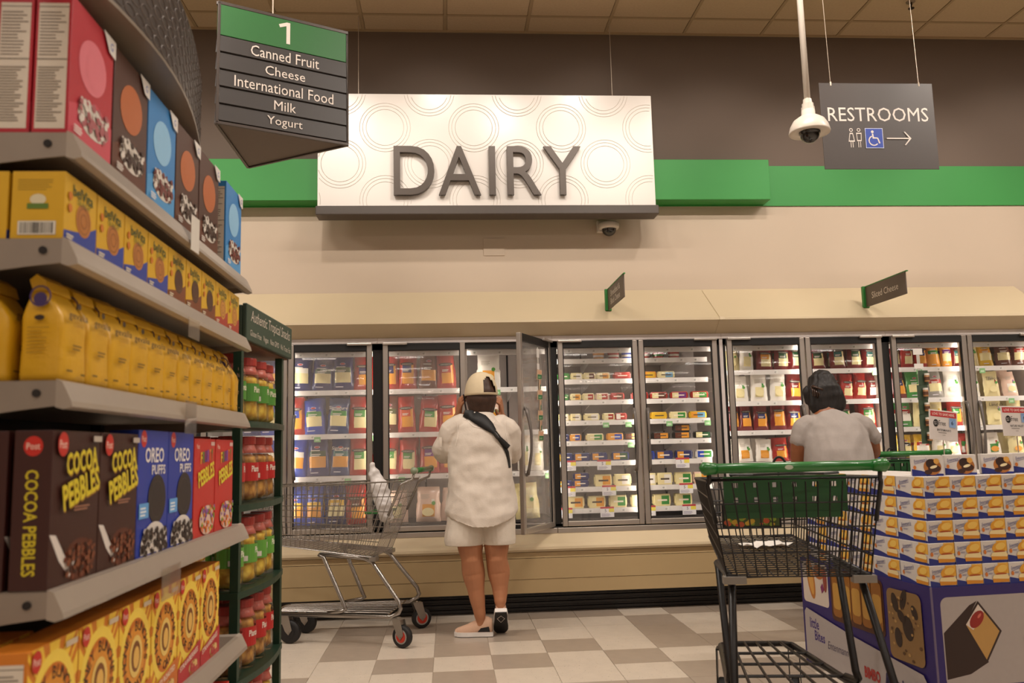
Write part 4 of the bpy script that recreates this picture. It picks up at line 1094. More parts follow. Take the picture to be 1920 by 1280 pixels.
# ------------------------------------------------------------------ shopping carts
m_chrome = mat('chrome_wire', '#9f9a95', .26, .95, vary=.04); m_bwire = mat('black_wire', '#14100f', .38, .2, vary=.04)
m_hgreen = mat('handle_green', '#1f6a2a', .3, vary=.04, coat=.3); m_seat = mat('seat_green', '#1d4f27', .45, vary=.05)
m_tire = mat('black_rubber', '#121010', .6); m_tireg = mat('grey_tread', '#8f8a84', .5); m_hub = mat('red_hub', '#b5301c', .4); m_fork = mat('zinc_fork', '#9a938b', .35, .8)
m_capg = mat('corner_bumper', '#7d776f', .5)
def lerp(a, b, t): return a + (b - a) * t
def caster(root, x, y, r, tire, hubm, trail, z_top, forkm):
    c = obj('caster', None, root, (x, y, 0), (0, 0, trail))
    MB().lathe([(r * .62, -.016), (r * .96, -.016), (r, -.010), (r, .010), (r * .96, .016), (r * .62, .016)], m_tire, 24, (0, .03, r + .001), 'x').build('tire', c, True)
    MB().lathe([(r * .12, -.017), (r * .66, -.0165), (r * .66, .0165), (r * .12, .017)], tire, 20, (0, .03, r + .001), 'x').build('wheel', c)
    MB().lathe([(r * .1, -.0195), (r * .52, -.0185), (r * .52, .0185), (r * .1, .0195)], hubm, 16, (0, .03, r + .001), 'x').build('hub', c)
    for s in (-1, 1):
        MB().prism([(-.03, z_top), (.03, z_top), (.052, r + .012), (.030, r - .016), (.008, r + .006)], 'x', s * .022 - .002, s * .022 + .002, forkm).build('fork_plate', c)
    MB().box(-.024, -.03, z_top - .002, .024, .03, z_top + .004, forkm).build('fork_top', c)
    MB().tube([(-.028, .03, r + .001), (.028, .03, r + .001)], .006, forkm, 8).build('axle', c)
    MB().lathe([(.012, z_top), (.012, z_top + .010)], forkm, 10).build('stem', c)

def make_cart(name, label, loc, rz, P):
    root = thing(name, label, 'shopping cart', loc, rz, 'shopping carts')
    W = P['wire']; wr = P['wr']
    def pt(side, s, v):
        y = lerp(lerp(P['yb'][0], P['yb'][1], s), lerp(P['yt'][0], P['yt'][1], s), v)
        x = side * lerp(lerp(P['wb'][0], P['wb'][1], s), lerp(P['wt'][0], P['wt'][1], s), v)
        return (x, y, lerp(lerp(P['zb'][0], P['zb'][1], s), lerp(P['zt'][0], P['zt'][1], s), v))
    def wires(nm, lines, r=wr):
        b = MB()
        for l in lines: b.tube(l, r, W, 5)
        o = b.build(nm, root); o['kind'] = 'stuff'; return o
    nv, nh = P['nv'], P['nh']
    for sd in (-1, 1):
        wires('basket_side', [[pt(sd, k / nv, 0), pt(sd, k / nv, 1)] for k in range(nv + 1)])
        wires('side_rails', [[pt(sd, 0, v / nh), pt(sd, 1, v / nh)] for v in range(1, nh)], wr * 1.35)
    wires('basket_floor', [[pt(-1, k / 22, 0), pt(1, k / 22, 0)] for k in range(23)] + [[pt(u / 6, 0, 0), pt(u / 6, 1, 0)] for u in range(-6, 7)])
    wires('basket_front', [[pt(u / 6, 1, 0), pt(u / 6, 1, 1)] for u in range(-6, 7)] + [[pt(-1, 1, v / nh), pt(1, 1, v / nh)] for v in range(1, nh)])
    g = P['gate']
    wires('rear_gate', [[pt(u / g, 0, 0), pt(u / g, 0, .97)] for u in range(-g, g + 1)] + [[pt(-1, 0, v / 4), pt(1, 0, v / 4)] for v in range(1, 4)])
    rim = [pt(-1, 0, 1), pt(-1, 1, 1), pt(1, 1, 1), pt(1, 0, 1)]
    MB().tube(rim, wr * 2.1, W, 8, True).build('top_rim', root, True)
    low = [pt(-1, 0, 0), pt(-1, 1, 0), pt(1, 1, 0), pt(1, 0, 0)]
    MB().tube(low, wr * 2.2, W, 8, True).build('lower_rim', root, True)
    hw, hz = P['hw'], P['hz']
    MB().tube([(-hw + .02, 0, hz), (hw - .02, 0, hz)], P['hr'], m_hgreen, 14).build('handle', root, True)
    for s in (-1, 1):
        MB().tube([(s * (hw - .055), 0, hz), (s * (hw - .012), 0, hz), (s * hw, 0, hz - .004)], [P['hr'] + .002, P['hr'] + .006, P['hr'] * .6], P['endm'], 12).build('handle_end', root, True)
        a = pt(s, 0, 1); b = pt(s, 0, .55)
        MB().tube([(s * (hw - .03), .0, hz - .004), (s * (hw - .03), .012, hz - .05), (lerp(s * (hw - .03), a[0], .8), lerp(.0, a[1], .8), a[2] - .01), (a[0], a[1], a[2] - .02), b], .008, W, 8).build('handle_arm', root, True)
        tr = P['tube']
        r0, r1, f0, f1, fz = P['leg_r0'], P['leg_r1'], P['leg_f0'], P['leg_f1'], P['rail_z']
        xr, xf = s * P['rail_w'][0], s * P['rail_w'][1]
        tx = s * P['wb'][0] * .92
        def xr_at(y): return lerp(xr, xf, (y - r1[0]) / (P['rail_y'] - r1[0]))
        MB().tube([(tx, f0[0] + .02, f0[1]), (tx, r0[0] + .05, r0[1] + .004), (tx, r0[0], r0[1] - .02), (xr * .99, r1[0] + .012, r1[1] + .05), (xr, r1[0], r1[1] + .012), (xr, r1[0] + .012, r1[1] - .012), (xr_at(r1[0] + .05), r1[0] + .06, fz), (xf, P['rail_y'], fz)], tr, W, 8).build('side_frame', root, True)
        MB().tube([(tx, f0[0] + .03, f0[1]), (tx, f0[0], f0[1] - .02), (xr_at(f1[0]) * .98, f1[0] + .01, f1[1] + .03), (xr_at(f1[0]), f1[0], f1[1] + .008), (xr_at(f1[0]), f1[0] + .02, f1[1] - .004), (xr_at(f1[0] + .1), f1[0] + .11, fz + .012)], tr, W, 8).build('front_leg', root, True)
        MB().box(s * P['wb'][0] * .9 - .038, P['yb'][0] - .018, P['zb'][0] - .022, s * P['wb'][0] * .9 + .038, P['yb'][0] + .02, P['zb'][0] + .002, P['capm']).build('corner_bumper', root)
        caster(root, s * P['rail_w'][0], P['axle'][0], P['r'][0], m_tireg, P['hub'], P['trail'][0] * s + P['trail'][2], fz - .008, P['forkm'])
        caster(root, s * P['rail_w'][1], P['axle'][1], P['r'][1], m_tire, m_tire, P['trail'][1], fz - .008, P['forkm'])
    y0, y1, fz = P['leg_r1'][0] + .08, P['rail_y'], P['rail_z']
    def rw(y): return lerp(P['rail_w'][0], P['rail_w'][1], (y - y0) / (y1 - y0))
    tl = [[(-rw(y), y, fz + .008), (rw(y), y, fz + .008)] for y in [lerp(y0, y1, k / P['tx']) for k in range(P['tx'] + 1)]]
    tl += [[(u / P['tn'] * rw(y0), y0, fz + .012), (u / P['tn'] * rw(y1), y1, fz + .012)] for u in range(-P['tn'] + 1, P['tn'])]
    b = MB()
    for l in tl: b.tube(l, P['tw'], W, 6)
    o = b.build('lower_tray', root); o['kind'] = 'stuff'
    MB().tube([(-P['rail_w'][1], y1, fz), (-P['rail_w'][1] * .8, y1 + .03, fz), (P['rail_w'][1] * .8, y1 + .03, fz), (P['rail_w'][1], y1, fz)], P['tube'] * .9, W, 8).build('tray_nose', root, True)
    return root, pt

PB = dict(wire=m_bwire, wr=.0027, yb=(.03, .86), yt=(.02, .93), wb=(.238, .175), wt=(.290, .215), zb=(.645, .695), zt=(.972, .945), nv=26, nh=5, gate=7,
          hw=.315, hz=1.012, hr=.0175, endm=m_hgreen, tube=.0135, leg_r0=(.06, .635), leg_r1=(-.10, .26), leg_f0=(.34, .650), leg_f1=(.20, .26), rail_z=.235, rail_w=(.255, .150), rail_y=.86,
          axle=(-.02, .84), r=(.062, .058), hub=m_tireg, trail=(0., 2.9, 3.3), forkm=m_bwire, capm=m_capg, tx=5, tn=3, tw=.006)
cartB, ptB = make_cart('shopping_cart', 'empty black wire shopping cart with green handle and green child seat, nearest the camera', (1.172, 2.85, 0), math.radians(-9), PB)
def cart_extras(root, pt, loop=True):
    # green plastic child-seat flap with two rows of slots
    b = MB(); x0, x1, z0, z1 = -.215, .215, .852, .972; nx, nz = 25, 7
    holes = {(i, j) for i in (2, 6, 10, 14, 18, 22) for j in (2, 5)}
    for i in range(nx):
        for j in range(nz):
            if (i, j) in holes: continue
            a, c = lerp(x0, x1, i / nx), lerp(x0, x1, (i + 1) / nx); d, e = lerp(z0, z1, j / nz), lerp(z0, z1, (j + 1) / nz)
            b.add([(a, .150, d), (c, .150, d), (c, .150, e), (a, .150, e), (a, .157, d), (c, .157, d), (c, .157, e), (a, .157, e)], [(0, 1, 2, 3), (7, 6, 5, 4)], m_seat)
    b.box(x0, .148, z1, x1, .160, z1 + .006, m_seat); b.box(x0, .148, z0 - .022, x1 - .02, .158, z0, m_seat)
    b.build('child_seat', root)
    MB().tube([(-.19, .155, .985), (-.12, .09, .985), (.0, .06, .988), (.12, .09, .985), (.19, .155, .985)], .005, m_bwire, 6).build('seat_rail', root)
    if loop:
        MB().tube([(-.035 + .022 * math.cos(a), .055, 1.012 + .034 * math.sin(a)) for a in [PI * k / 10 for k in range(11)]], .0045, m_bwire, 6).build('strap_loop', root, True)
cart_extras(cartB, ptB)
ap = MB().cbox(-.125, .80, .735, .125, .812, .835, .003, mat('ad_frame_black', '#0f0d0c', .4)).build('ad_frame', cartB)
p = Print(0); p.rect(-.115, .742, .115, .828, '#3c4a1e'); p.dots(-.11, .745, .11, .79, 10, .012, ['#7a8a2a', '#b5902a', '#a84a26'], 4); p.rrect(-.06, .785, .06, .822, .008, '#2a4a98'); p.text('ORGANIC', 0, .803, .018, '#e6e0d0', w=.10)
p.build('ad_print', ap, loc=(0, .7995, 0))
Print(.019).disc(-.02, 1.012, .014, .008, '#b9c2b0', 14).build('handle_badge', cartB)
fl = MB(); V = [(lerp(-.09, .09, i / 6), lerp(-.06, .06, j / 4), .006 + .012 * math.sin(i * 1.3 + j) ** 2) for j in range(5) for i in range(7)]
fl.add(V + [(x, y, z - .0006) for x, y, z in V], [(j * 7 + i, j * 7 + i + 1, (j + 1) * 7 + i + 1, (j + 1) * 7 + i) for j in range(4) for i in range(6)] + [(35 + (j + 1) * 7 + i, 35 + (j + 1) * 7 + i + 1, 35 + j * 7 + i + 1, 35 + j * 7 + i) for j in range(4) for i in range(6)], ink('#d8d2cb'))
tag(fl.build('paper_flyer', loc=(1.27, 3.42, .681), rot=(0, 0, .3)), 'crumpled white paper lying on the floor of the black cart', 'paper')

PC = dict(wire=m_chrome, wr=.0021, yb=(.25, .93), yt=(.08, .98), wb=(.225, .16), wt=(.255, .19), zb=(.495, .575), zt=(.925, .905), nv=24, nh=5, gate=7,
          hw=.27, hz=.985, hr=.0155, endm=mat('handle_clear_end', '#7f8a72', .2, vary=.03), tube=.0125, leg_r0=(.26, .485), leg_r1=(.085, .20), leg_f0=(.55, .515), leg_f1=(.42, .195), rail_z=.165, rail_w=(.25, .14), rail_y=.86,
          axle=(.10, .80), r=(.062, .066), hub=m_hub, trail=(.5, 3.0, 3.2), forkm=m_fork, capm=m_fork, tx=2, tn=4, tw=.0032)
cartC, ptC = make_cart('shopping_cart', 'chrome wire shopping cart with green grip standing beside the woman', (-.155, 5.25, 0), math.radians(80), PC)
MB().cbox(-.16, .20, .735, .16, .32, .748, .004, m_hgreen).build('child_seat', cartC)
cartD, ptD = make_cart('shopping_cart', 'black shopping cart with green handle under the arms of the person in grey', (2.60, 4.755, 0), math.radians(6), PB)
cart_extras(cartD, ptD)

# ------------------------------------------------------------------ cake display bin
m_bin = mat('bin_purple', '#2b1d63', .5, vary=.04)
BN = (1.882, 3.309); BR = math.radians(5.2)
BH, BL, BW = .514, 1.04, .98
bn = thing('display_bin', 'purple printed cardboard display bin carrying the stacked cake boxes', 'display', (BN[0], BN[1], 0), BR)
b = MB(); t = .012
b.box(0, 0, 0, BW, t, BH, m_bin); b.box(0, BL - t, 0, BW, BL, BH, m_bin); b.box(0, t, 0, t, BL - t, BH, m_bin); b.box(BW - t, t, 0, BW, BL - t, BH, m_bin)
b.build('walls', bn)
MB().box(t, t, BH - .03, BW - t, BL - t, BH - .004, mat('bin_card', '#6b5136', .8)).build('deck', bn)
p = Print()   # long side, u from the far end to the near corner
p.rrect(.02, .30, .26, .50, .02, '#cfc2b6'); p.disc(.10, .42, .035, .10, '#b3702c', 20, .2); p.disc(.10, .42, .022, .08, '#cf9a4c', 18, .2); p.disc(.18, .46, .05, .035, '#a8602a', 16); p.poly([(.20, .36), (.225, .38), (.21, .41), (.19, .39)], '#7a2a5c'); p.disc(.235, .43, .018, .06, '#8a3f34', 14)
p.rrect(.285, .255, .715, .495, .025, '#4a230f')
for k in range(5): p.rrect(.30 + k * .082, .275, .376 + k * .082, .482, .02, '#8f5a1c'); p.rrect(.306 + k * .082, .31, .370 + k * .082, .43, .018, '#b98c3e')
p.rrect(.745, .19, .975, .475, .03, '#8a6a40')
for (u, v, a, c_, r_) in ((.80, .42, .022, .04, .3), (.86, .44, .02, .045, -.4), (.88, .33, .035, .05, .2), (.81, .28, .025, .04, .1), (.93, .40, .018, .03, .5), (.84, .37, .02, .03, .8)): p.disc(u, v, a, c_, '#2b1a12', 16, r_)
p.dots(.76, .2, .96, .46, 14, .008, ['#b08a52', '#5a3a20'], 6)
P = [(.03, .015), (1.01, .015), (1.01, .10), (.96, .165), (.45, .215), (.30, .235), (.05, .27), (.03, .25)]
p.poly(P, '#a79e9b')
p.text('little', .12, .205, .050, '#33216f', w=.085, bold=.02); p.text('Bites', .165, .150, .048, '#33216f', w=.095, bold=.02); p.text("Entenmann's", .34, .13, .038, '#4a4258', w=.20, shear=.2)
p.text('BIMBO', .60, .08, .05, '#a82420', w=.12, bold=.04); p.text('Marinela', .82, .085, .060, '#1d1a4a', w=.24, shear=.2, bold=.02)
p.build('side_print', bn, loc=(0, BL, 0), rot=(0, 0, -PI / 2))
p = Print()   # end face
p.rrect(.035, .135, BW - .03, .475, .03, '#a9a09c')
for dx in (-.01, .27):
    def sc(P): return [(.05 + dx + (u - .05) * .86, v) for u, v in P]
    p.poly(sc([(.05, .34), (.19, .44), (.23, .455), (.17, .38), (.265, .22), (.17, .18), (.05, .165)] if dx < 0 else [(.13, .30), (.20, .44), (.23, .455), (.17, .38), (.265, .22), (.17, .2)]), '#2c1710')
    p.poly(sc([(.155, .37), (.235, .455), (.345, .335), (.255, .215)]), '#2c1710')
    p.poly(sc([(.165, .367), (.235, .442), (.333, .335), (.255, .230)]), '#b98f4e')
    p.poly(sc([(.165, .367), (.235, .442), (.262, .412), (.20, .345)]), '#d6c8bc'); p.disc(.05 + dx + .172 * .86, .385, .040, .024, '#8f1f16', 16, .8); p.disc(.05 + dx + .186 * .86, .398, .012, .005, '#c9685a', 10, .8)
p.rrect(.06, .01, .40, .115, .03, '#a9a09c'); p.text('little', .21, .066, .05, '#33216f', w=.10, bold=.02); p.text('Bites', .25, .03, .03, '#33216f', w=.1, bold=.02)
p.rrect(.44, .01, BW - .03, .115, .03, '#5f7fb8'); p.disc(.55, .07, .06, .03, '#b5702e', 18)
p.build('end_print', bn)
MB().box(-.003, -.003, 0, .003, .003, BH + .002, mat('bin_edge', '#6b5f78', .7)).build('corner_edge', bn)

def cake_print(w, h, long_, kind):
    p = Print()
    p.poly([(-w / 2, 0), (w / 2, 0), (w / 2, h * .10), (w * .1, h * .12), (-w * .2, h * .26), (-w / 2, h * .34)], '#1f2a78')
    s = w * (.30 if long_ else .0)
    p.text("Entenmann's", -w * .2 + s * .0, h * .78, h * .17, '#28357e', w=w * (.34 if long_ else .42), rot=.18, shear=.2); p.poly([(-w * .40, h * .58), (-w * .02, h * .72), (-w * .02, h * .735), (-w * .40, h * .60)], '#28357e')
    if kind == 0:
        x = w * (.20 if not long_ else .26)
        ww = min(w, .118) * 1.12; p.poly([(x - ww * .1, h), (w / 2, h), (w / 2, h * .5), (x - ww * .02, h * .55)], '#e0ab45')
        p.disc(x, h * .68, ww * .26, h * .26, '#d99a2e', 18, .25); p.disc(x + ww * .05, h * .74, ww * .18, h * .16, '#e6bd5a', 16, .25); p.disc(x, h * .50, ww * .2, h * .05, '#a8501f', 12)
        p.poly([(x - ww * .32, h * .36), (x - ww * .30, h * .12), (x + ww * .26, h * .12), (x + ww * .28, h * .40)], '#cf8a26')
        p.poly([(x - ww * .33, h * .30), (x - ww * .26, h * .46), (x + ww * .22, h * .48), (x + ww * .28, h * .32), (x + ww * .24, h * .26)], '#e8d39c')
        p.disc(-w * .38, h * .5, ww * .05, h * .1, '#c9742c', 12); p.lines(-w * .30, h * .50, -w * .08, h * .58, 2, '#8c88a0')
    else:
        p.disc(w * .16, h * .44, w * .28, h * .40, '#a8672c', 20); p.disc(w * .12, h * .60, w * .16, h * .24, '#2e1710', 16, .5); p.disc(w * .22, h * .36, w * .2, h * .18, '#3a1c12', 16); p.disc(w * .20, h * .44, w * .12, h * .07, '#e3d3a8', 14, .3); p.disc(w * .02, h * .18, w * .12, h * .12, '#3a1c12', 14); p.disc(w * .30, h * .72, w * .09, h * .14, '#d09a4a', 12); p.disc(-w * .40, h * .42, w * .05, h * .1, '#c9742c', 12)
    return p
CW, CD, CH = .1135, .188, .0858
cake = carton('cake_box', CW, CH, CD, '#cfc8c2', cake_print(CW, CH, False, 0), cake_print(CD, CH, True, 0))
BM = Matrix.Translation((BN[0], BN[1], 0)) @ Matrix.Rotation(BR, 4, 'Z')
TIER = ['bottom', 'second', 'third', 'fourth', 'fifth']
for k in range(5):
    inset = .004 + .006 * k
    for i in range(8):
        for j in range(5):
            if not (i == 0 or j == 0 or k == 4): continue
            if k == 4 and i > 2 and j > 2: continue
            rr = random.Random(k * 100 + i * 10 + j)
            pos = BM @ Vector((inset + CW / 2 + i * (CW + .0035) + rr.uniform(-.001, .001), inset + j * (CD + .004) + rr.uniform(-.0015, .0015), BH - .0035 + k * (CH + .0008)))
            where = 'corner' if i == 0 and j == 0 else f'end side, {ORD[i]} from the corner' if j == 0 else f'cart side, {ORD[j]} from the corner' if i == 0 else f'inner, {ORD[i]} along, {ORD[j]} back'
            cake(f'loaf cake box in the {TIER[k]} tier up, {where}', 'cake box', 'stacked loaf cake boxes', pos, BR)
brown = carton('cake_box', .118, .082, .10, '#cfc8c2', cake_print(.118, .082, False, 1), nutri(.10, .082, '#c4bdb8', '#8a847f'), right=True)
ZT5 = BH - .0035 + 5 * (CH + .0008) + .0005
for i in range(6):
    pos = BM @ Vector((.10 + .162 * i, .10 + .012 * (i % 2), ZT5))
    brown(f'chocolate cake box set askew on top of the stack, {ORD[i]} from the left', 'cake box', 'chocolate cake boxes on top of the stack', pos, math.radians(-32) + BR)
def save_card(label, pos, roll, name_):
    s = thing('price_card', label, 'sign', pos, .12)
    f = obj('card', MB().cbox(-.072, 0, 0, .072, .004, .136, .0015, ink('#cfc6c0')).mesh('card'), s, (0, 0, 0), (-.08, roll, 0))
    p = Print()
    p.rect(-.066, .106, .066, .130, '#b3262a'); p.text('LOVE TO SAVE HERE.', 0, .118, .012, '#e8d6cc', w=.115, bold=.01)
    p.disc(-.04, .076, .013, .017, '#1c1817', 18); p.text('BUY 1', -.04, .080, .006, '#d8d0ca', w=.018); p.text('GET 1', -.04, .071, .006, '#d8d0ca', w=.018); p.text('Free', -.008, .078, .022, '#2b2624', w=.036)
    p.rect(.028, .062, .062, .104, '#7f9cc4'); p.text('Save up to', .045, .097, .004, '#26324a', w=.026); p.text('6', .043, .083, .018, '#26324a'); p.text(name_, 0, .046, .010, '#2b2624', w=.07, bold=.015); p.lines(-.03, .032, .03, .038, 1, '#8a827c'); p.lines(-.01, .022, .012, .026, 1, '#8a827c')
    p.build('print', f)
    MB().tube([(0, .006, -.14), (0, .006, .03)], .0025, m_wire, 6).build('stem', s)
save_card("white sale card reading LOVE TO SAVE HERE above the cake boxes, Entenmann's line".replace("Entenmann's line", 'nearer the grey shirt'), (2.225, 3.7, 1.086), math.radians(7), "ENTENMANN'S")
save_card('white sale card reading LOVE TO SAVE HERE at the right edge', (2.575, 3.7, 1.098), math.radians(2), 'NATURE VALLEY')

# ------------------------------------------------------------------ hanging strips on two doors
m_strip = mat('clip_strip_clear', '#b9b4ab', .3); 
hinge = Matrix.Translation((.740 - .037, YD, 0)) @ Matrix.Rotation(math.radians(63), 4, 'Z')
q = hinge @ Vector((-.28, -.036, 0))
cl = thing('clip_strip', 'clear hanging strip hooked over the open glass door', 'display strip', q, math.radians(63))
MB().box(-.010, -.003, 1.14, .010, -.0015, 1.77, m_strip).build('strip', cl); MB().cbox(-.022, -.004, 1.70, .022, -.002, 1.76, .001, ink('#dcd6d0')).build('header_card', cl); MB().cbox(-.020, -.004, 1.62, .020, -.002, 1.66, .001, ink('#dcd6d0')).build('price_card', cl)
pk = Print(.003); pk.rect(-.028, .0, .028, .030, '#2c6a3c'); pk.rect(-.02, .034, .02, .055, '#cf9a7a'); pk.lines(-.02, .008, .02, .02, 2, '#8fb58a')
pkm = MB().cbox(-.03, -.003, -.004, .03, .003, .062, .001, ink('#c9a98c')).mesh('seasoning_packet'); pkp = pk.mesh('front_print')
for k in range(7):
    pos = hinge @ Vector((-.28 + .006 * (k % 2), -.044, 1.555 - k * .068))
    o = obj('seasoning_packet', pkm, None, pos, (.05, 0, math.radians(63) + (.25 if k % 2 else -.15))); tag(o, f'small green seasoning packet on the open door strip, {ORD[k]} from the top', 'packet', 'seasoning packets on the open door')
    obj('front_print', pkp, o)
XS = .5800 * 5.885
cl = thing('clip_strip', 'clear hanging strip of spice jars on the glass door behind the sale card', 'display strip', (XS - .012, 5.896, 0))
MB().box(-.012, -.003, 1.10, .012, -.0015, 1.74, m_strip).build('strip', cl); MB().cbox(-.035, -.004, 1.70, .035, -.002, 1.745, .001, ink('#dcd6d0')).build('header_card', cl); MB().cbox(-.035, -.004, 1.60, .035, -.002, 1.635, .001, ink('#dcd6d0')).build('price_card', cl)
for k in range(5):
    z = 1.50 - k * .105
    s_ = thing('spice_pack', f'green spice card with a small brown jar, {ORD[k]} from the top of the strip', 'spice', (XS + (.012 if k == 0 else -.004), 5.885, z), .1 * (-1) ** k, 'spice jars on the hanging strip')
    MB().cbox(-.038, .0, -.02, .038, .003, .085, .001, ink('#3a4a38')).build('card', s_)
    MB().lathe([(.017, 0), (.018, .004), (.018, .044), (.015, .048)], mat('spice_brown', '#a8794c', .4, vary=.1), 14, (.012, -.020, 0)).build('jar', s_, True)
    MB().lathe([(.0175, .048), (.0175, .062), (.001, .063)], ink('#d8d2c8'), 14, (.012, -.020, 0)).build('lid', s_)
    MB().lathe([(.0185, .012), (.0185, .036)], ink('#5a3826'), 14, (.012, -.020, 0)).build('jar_label', s_)
# ------------------------------------------------------------------ people
from mathutils.bvhtree import BVHTree
def limb(b, pts, radii, m, n=16):
    """sphere-swept, tapering limb; a radius may be (rx, ry): half width across x and across y"""
    pts = [Vector(p) for p in pts]
    P = []; Rr = []
    def rad(r): return r if isinstance(r, tuple) else (r, r)
    for i in range(len(pts) - 1):
        for k in range(4):
            t = k / 4; t2 = t * t * (3 - 2 * t)
            P.append(pts[i].lerp(pts[i + 1], t)); a, c = rad(radii[i]), rad(radii[i + 1]); Rr.append((lerp(a[0], c[0], t2), lerp(a[1], c[1], t2)))
    P.append(pts[-1]); Rr.append(rad(radii[-1]))
    d0 = (P[1] - P[0]).normalized(); d1 = (P[-1] - P[-2]).normalized()
    caps0 = [(P[0] - d0 * min(Rr[0]) * math.sin(a), (Rr[0][0] * math.cos(a), Rr[0][1] * math.cos(a))) for a in (1.45, 1.0, .5)]
    caps1 = [(P[-1] + d1 * min(Rr[-1]) * math.sin(a), (Rr[-1][0] * math.cos(a), Rr[-1][1] * math.cos(a))) for a in (.5, 1.0, 1.45)]
    Q = caps0 + list(zip(P, Rr)) + caps1
    V = []; N = len(Q)
    for i, (p, r) in enumerate(Q):
        d = (Q[min(i + 1, N - 1)][0] - Q[max(i - 1, 0)][0]).normalized()
        if abs(d.z) > .35: u = Vector((1, 0, 0)); u = (u - d * u.dot(d)).normalized()
        else: u = d.cross(Vector((0, 0, 1))).normalized()
        w = d.cross(u)
        for k in range(n):
            a = 2 * PI * k / n; V.append(p + u * r[0] * math.cos(a) + w * r[1] * math.sin(a))
    F = [(i * n + k, i * n + (k + 1) % n, (i + 1) * n + (k + 1) % n, (i + 1) * n + k) for i in range(N - 1) for k in range(n)] + [list(range(n))[::-1], list(range((N - 1) * n, N * n))]
    b.add(V, F, m)
def fuse(b, name, voxel, m, smooth=4, wr=0., wscale=9., wstretch=(1, 1, 1)):
    me = b.mesh('tmp'); o = obj('tmp', me)
    md = o.modifiers.new('r', 'REMESH'); md.mode = 'VOXEL'; md.voxel_size = voxel
    ms = o.modifiers.new('s', 'SMOOTH'); ms.iterations = smooth; ms.factor = .5
    dg = bpy.context.evaluated_depsgraph_get(); r = bpy.data.meshes.new_from_object(o.evaluated_get(dg))
    bpy.data.objects.remove(o); bpy.data.meshes.remove(me)
    r.name = name; r.materials.clear(); r.materials.append(m)
    if wr:
        ns = [v.normal.copy() for v in r.vertices]
        for v, nn in zip(r.vertices, ns):
            q = Vector((v.co.x * wscale * wstretch[0], v.co.y * wscale * wstretch[1], v.co.z * wscale * wstretch[2]))
            d = mnoise.noise(q) + .5 * mnoise.noise(q * 2.1 + Vector((3, 1, 7)))
            v.co += nn * wr * (d - abs(mnoise.noise(q * 1.3)) * .6)
    r.polygons.foreach_set('material_index', [0] * len(r.polygons)); r.shade_smooth()
    return r
def skin_mat(name, col):
    m = mat(name, col, .5, vary=.08, scale=14, bump=.04, bscale=200)
    b = m.node_tree.nodes['Principled BSDF']; b.inputs['Subsurface Weight'].default_value = .06; b.inputs['Subsurface Radius'].default_value = (.02, .008, .004)
    return m
def hand(b, wrist, fwd, palm_n, side, m, curl=.6, L=.165, splay=.08):
    """palm and five fingers; fwd towards the fingertips, palm_n out of the palm, side +1 if the thumb lies along fwd x palm_n"""
    f = Vector(fwd).normalized(); pn = Vector(palm_n); pn = (pn - f * pn.dot(f)).normalized(); s = f.cross(pn) * side
    w = Vector(wrist); pl = L * .5
    for k in range(4):
        c = (1.5 - k) * .0185
        limb(b, [w + s * c * .5, w + f * pl * .55 + s * c * .9, w + f * pl + s * c], [.014, .0145, .0115], m, 10)
    lens = [.88, 1., .93, .72]
    for k in range(4):
        c = (1.5 - k) * .0195; p = w + f * pl + s * c; d = (f + s * (1.5 - k) * splay).normalized(); seg = L * .19 * lens[k]
        pts = [p - f * .01]; ang = 0
        for j in range(3):
            pts.append(pts[-1] + (d * math.cos(ang) + pn * math.sin(ang)) * (seg if j else seg + .01)); ang += curl * (1 + .12 * k)
        limb(b, pts, [.0095, .0092, .0084, .0070], m, 10)
    t0 = w + f * pl * .25 + s * .030; td = (f * .75 + s * .8 + pn * .35).normalized()
    limb(b, [t0 - s * .012, t0 + td * .028, t0 + td * .052 + f * .012, t0 + td * .060 + f * .034], [.0135, .0120, .0105, .0085], m, 10)
def head(b, c, yaw, m, s=1.):
    """skull, jaw, nose, lips, brow, eye bulges and ears; face looks along yaw (0 = +y)"""
    R_ = Matrix.Rotation(yaw, 3, 'Z'); c = Vector(c)
    def q(x, y, z): return c + R_ @ Vector((x * s, y * s, z * s))
    limb(b, [q(0, -.012, -.02), q(0, -.006, .045)], [(.075 * s, .090 * s), (.070 * s, .084 * s)], m, 20)
    limb(b, [q(0, .03, -.02), q(0, .042, -.085)], [(.062 * s, .058 * s), (.036 * s, .036 * s)], m, 16)
    limb(b, [q(0, .092, .010), q(0, .108, -.022)], [.008 * s, .0135 * s], m, 10)
    limb(b, [q(-.018, .088, -.055), q(.018, .088, -.055)], [.008 * s, .008 * s], m, 8)
    limb(b, [q(-.045, .078, .026), q(.045, .078, .026)], [.012 * s, .012 * s], m, 10)
    for sx in (-1, 1):
        limb(b, [q(sx * .031, .079, .004), q(sx * .033, .079, .004)], [.013 * s, .013 * s], m, 10)
        limb(b, [q(sx * .078, -.004, .012), q(sx * .080, -.010, -.028)], [(.006, .018 * s), (.006, .012 * s)], m, 10)
